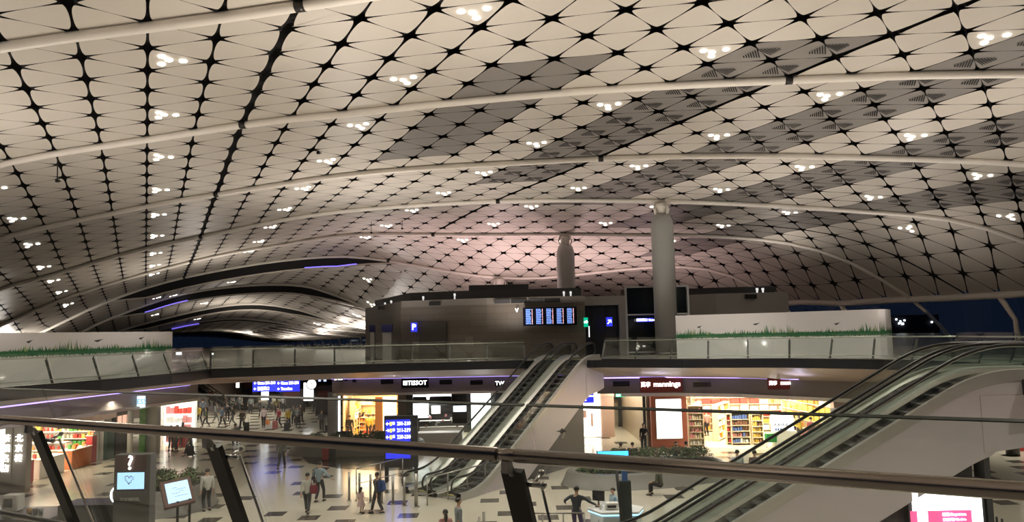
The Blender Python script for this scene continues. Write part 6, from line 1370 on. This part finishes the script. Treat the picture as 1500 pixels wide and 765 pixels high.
for k, (x, y, c, ps, lab, b_) in enumerate(crowd):
    person(x, y, R((k * 67) % 360 if k % 3 else (k * 13) % 40 - 20), ps, c, b_, lab, 1.62 + .02 * (k % 6), long=(k % 5 == 2))
for k, (x, y, c, lab) in enumerate([(307, 577, MA, 'person in red riding the far escalator'), (316, 582, K, 'dark figure just below the red one on the far escalator'), (338, 585, K, 'dark figure at mid height on the far escalator'), (350, 590, NV, 'navy figure near the foot of the far escalator')]):
    p = py(x, y, 77.0 + k * .3); t = person(0, 0, R(90), 'stand', c, K, lab, 1.68, loc=(p.x, 77.2, 0)); 
    lx = (Vector((p.x, 77.2, 0)) - Vector((-28.5, 78, 0))); d = Vector((math.cos(R(166)), math.sin(R(166)), 0)); t.location.z = max(0, -.9 + nz(lx.dot(d)) + .02)
# carried and wheeled things
def suitcase(x, y, label, c=K, h=.62, rz=.3, name='suitcase'):
    p = pz(x, y, 0); t = thing(name, label, 'suitcase', tuple(p), rz); q = MB(); q.local = True
    q.box((0, 0, h / 2 + .05), (.42, .26, h), bev=.04).build('shell', cloth(c), t); q = MB(); q.local = True
    q.tube([(-.13, .1, h), (-.13, .14, h + .38), (.13, .14, h + .38), (.13, .1, h)], .012, 6).build('pull_handle', DSTEEL, t)
    for dx in (-.16, .16):
        for dy in (-.09, .09): q = MB(); q.local = True; q.tube([(dx - .02, dy, .03), (dx + .02, dy, .03)], .03, 8).build('wheel', BLACK, t)
suitcase(278.5, 669, 'black suitcase before the cosmetics shop on the left'); suitcase(361, 633, 'tall black suitcase behind the person in dark brown', K, .7); suitcase(420, 632, 'small black case behind the bright yellow top'); suitcase(403, 629, 'pink suitcase beside the person in maroon', (.5, .16, .16))
suitcase(477, 675, 'red and black suitcase standing by the long planter, left one', (.30, .05, .05), .7); suitcase(486.5, 674.5, 'black suitcase standing by the long planter, right one', K, .75)
def bagthing(p, size, c, label, name='handbag', strap=True):
    t = thing(name, label, 'bag', tuple(p)); q = MB(); q.box(p, size, bev=min(size) * .3).build('bag_body', cloth(c), t)
    if strap: q = MB(); q.tube([p + Vector((-size[0] * .35, 0, size[2] * .4)), p + Vector((-size[0] * .2, 0, size[2] * .9 + .12)), p + Vector((size[0] * .2, 0, size[2] * .9 + .12)), p + Vector((size[0] * .35, 0, size[2] * .4))], .012, 6).build('strap', cloth(c), t)
L1 = p1_.location; bagthing(L1 + Vector((.27, -.02, .98)), (.34, .16, .34), (.20, .03, .05), 'dark red shoulder bag at the side of the woman in white')
L2 = p2_.location; bagthing(L2 + Vector((-.27, 0, .95)), (.12, .30, .34), K, 'black shoulder bag on the man in light blue shirt', strap=True)
t = thing('backpack', 'blue backpack worn by the woman next to the little girl', 'backpack', tuple(p3_.location + Vector((.2, -.1, 1.1)))); q = p3_.location + Vector((.20, -.14, 1.12))
MB().box(q, (.26, .32, .44), bev=.07, rz=R(55) - R(90)).build('bag_body', cloth((.02, .06, .20)), t); MB().box(q + Vector((.10, -.07, -.08)), (.10, .2, .18), bev=.03, rz=R(-35)).build('pocket', cloth((.03, .08, .26)), t)
bagthing(pz(392, 627, 0) + Vector((0, 0, .45)), (.35, .2, .4), (.6, .2, .05), 'orange carrier bag held by the person in white and red', 'carrier_bag')
tr = thing('luggage_trolley', 'luggage trolley with dark bags pushed by the woman in black', 'trolley', tuple(pz(484, 635, 0))); p = pz(484, 635, 0)
q = MB(); q.tube([p + Vector((-.5, 0, .15)), p + Vector((-.55, 0, 1.0)), p + Vector((-.55, .5, 1.0)), p + Vector((-.5, .5, .15))], .025, 6).tube([p + Vector((-.5, 0, .15)), p + Vector((.5, .1, .12)), p + Vector((.5, .4, .12)), p + Vector((-.5, .5, .15))], .025, 6).build('frame', DSTEEL, tr)
MB().box(p + Vector((0, .25, .38)), (.8, .45, .42), bev=.05).build('bag', cloth(K), tr)
for dx in (-.45, .4): MB().tube([p + Vector((dx, .05, .06)), p + Vector((dx, .09, .06))], .06, 10).build('wheel', BLACK, tr)
# sprinkler / camera droppers hanging from the vault
for k, (x, y0, y1, i, j, lab) in enumerate([(879, 176, 193, 0, 0, 'left one of the pair before the grey panels'), (902, 166, 181, 0, 0, 'right one of the pair before the grey panels'), (1353, 158, 174, 0, 0, 'left one at the upper right'), (1397, 144, 160, 0, 0, 'right one at the upper right'), (466, 203, 224, 0, 0, 'left one of the pair near the fifth rib'), (474, 200, 216, 0, 0, 'right one of the pair near the left centre'), (84, 238, 265, 0, 0, 'at the left under the panels'), (544, 329, 341, 0, 0, 'far one left of the cabin'), (589, 325, 335, 0, 0, 'far one over the cabin')]):
    Y = {879: 42, 902: 42, 1353: 36, 1397: 35, 466: 36, 474: 36, 84: 32, 544: 58, 589: 58}[x]
    a, b = py(x, y0 - 6, Y), py(x, y1, Y); t = thing('ceiling_dropper', 'thin black rod hanging from the vault, ' + lab, 'ceiling rod', tuple(a))
    MB().tube([a + Vector((0, 0, .5)), b], .025, 6).build('rod', BLACK, t); MB().box(b, (.14, .10, .12)).tube([b, b + Vector((.16, 0, -.02))], .025, 6).build('head', BLACK, t)
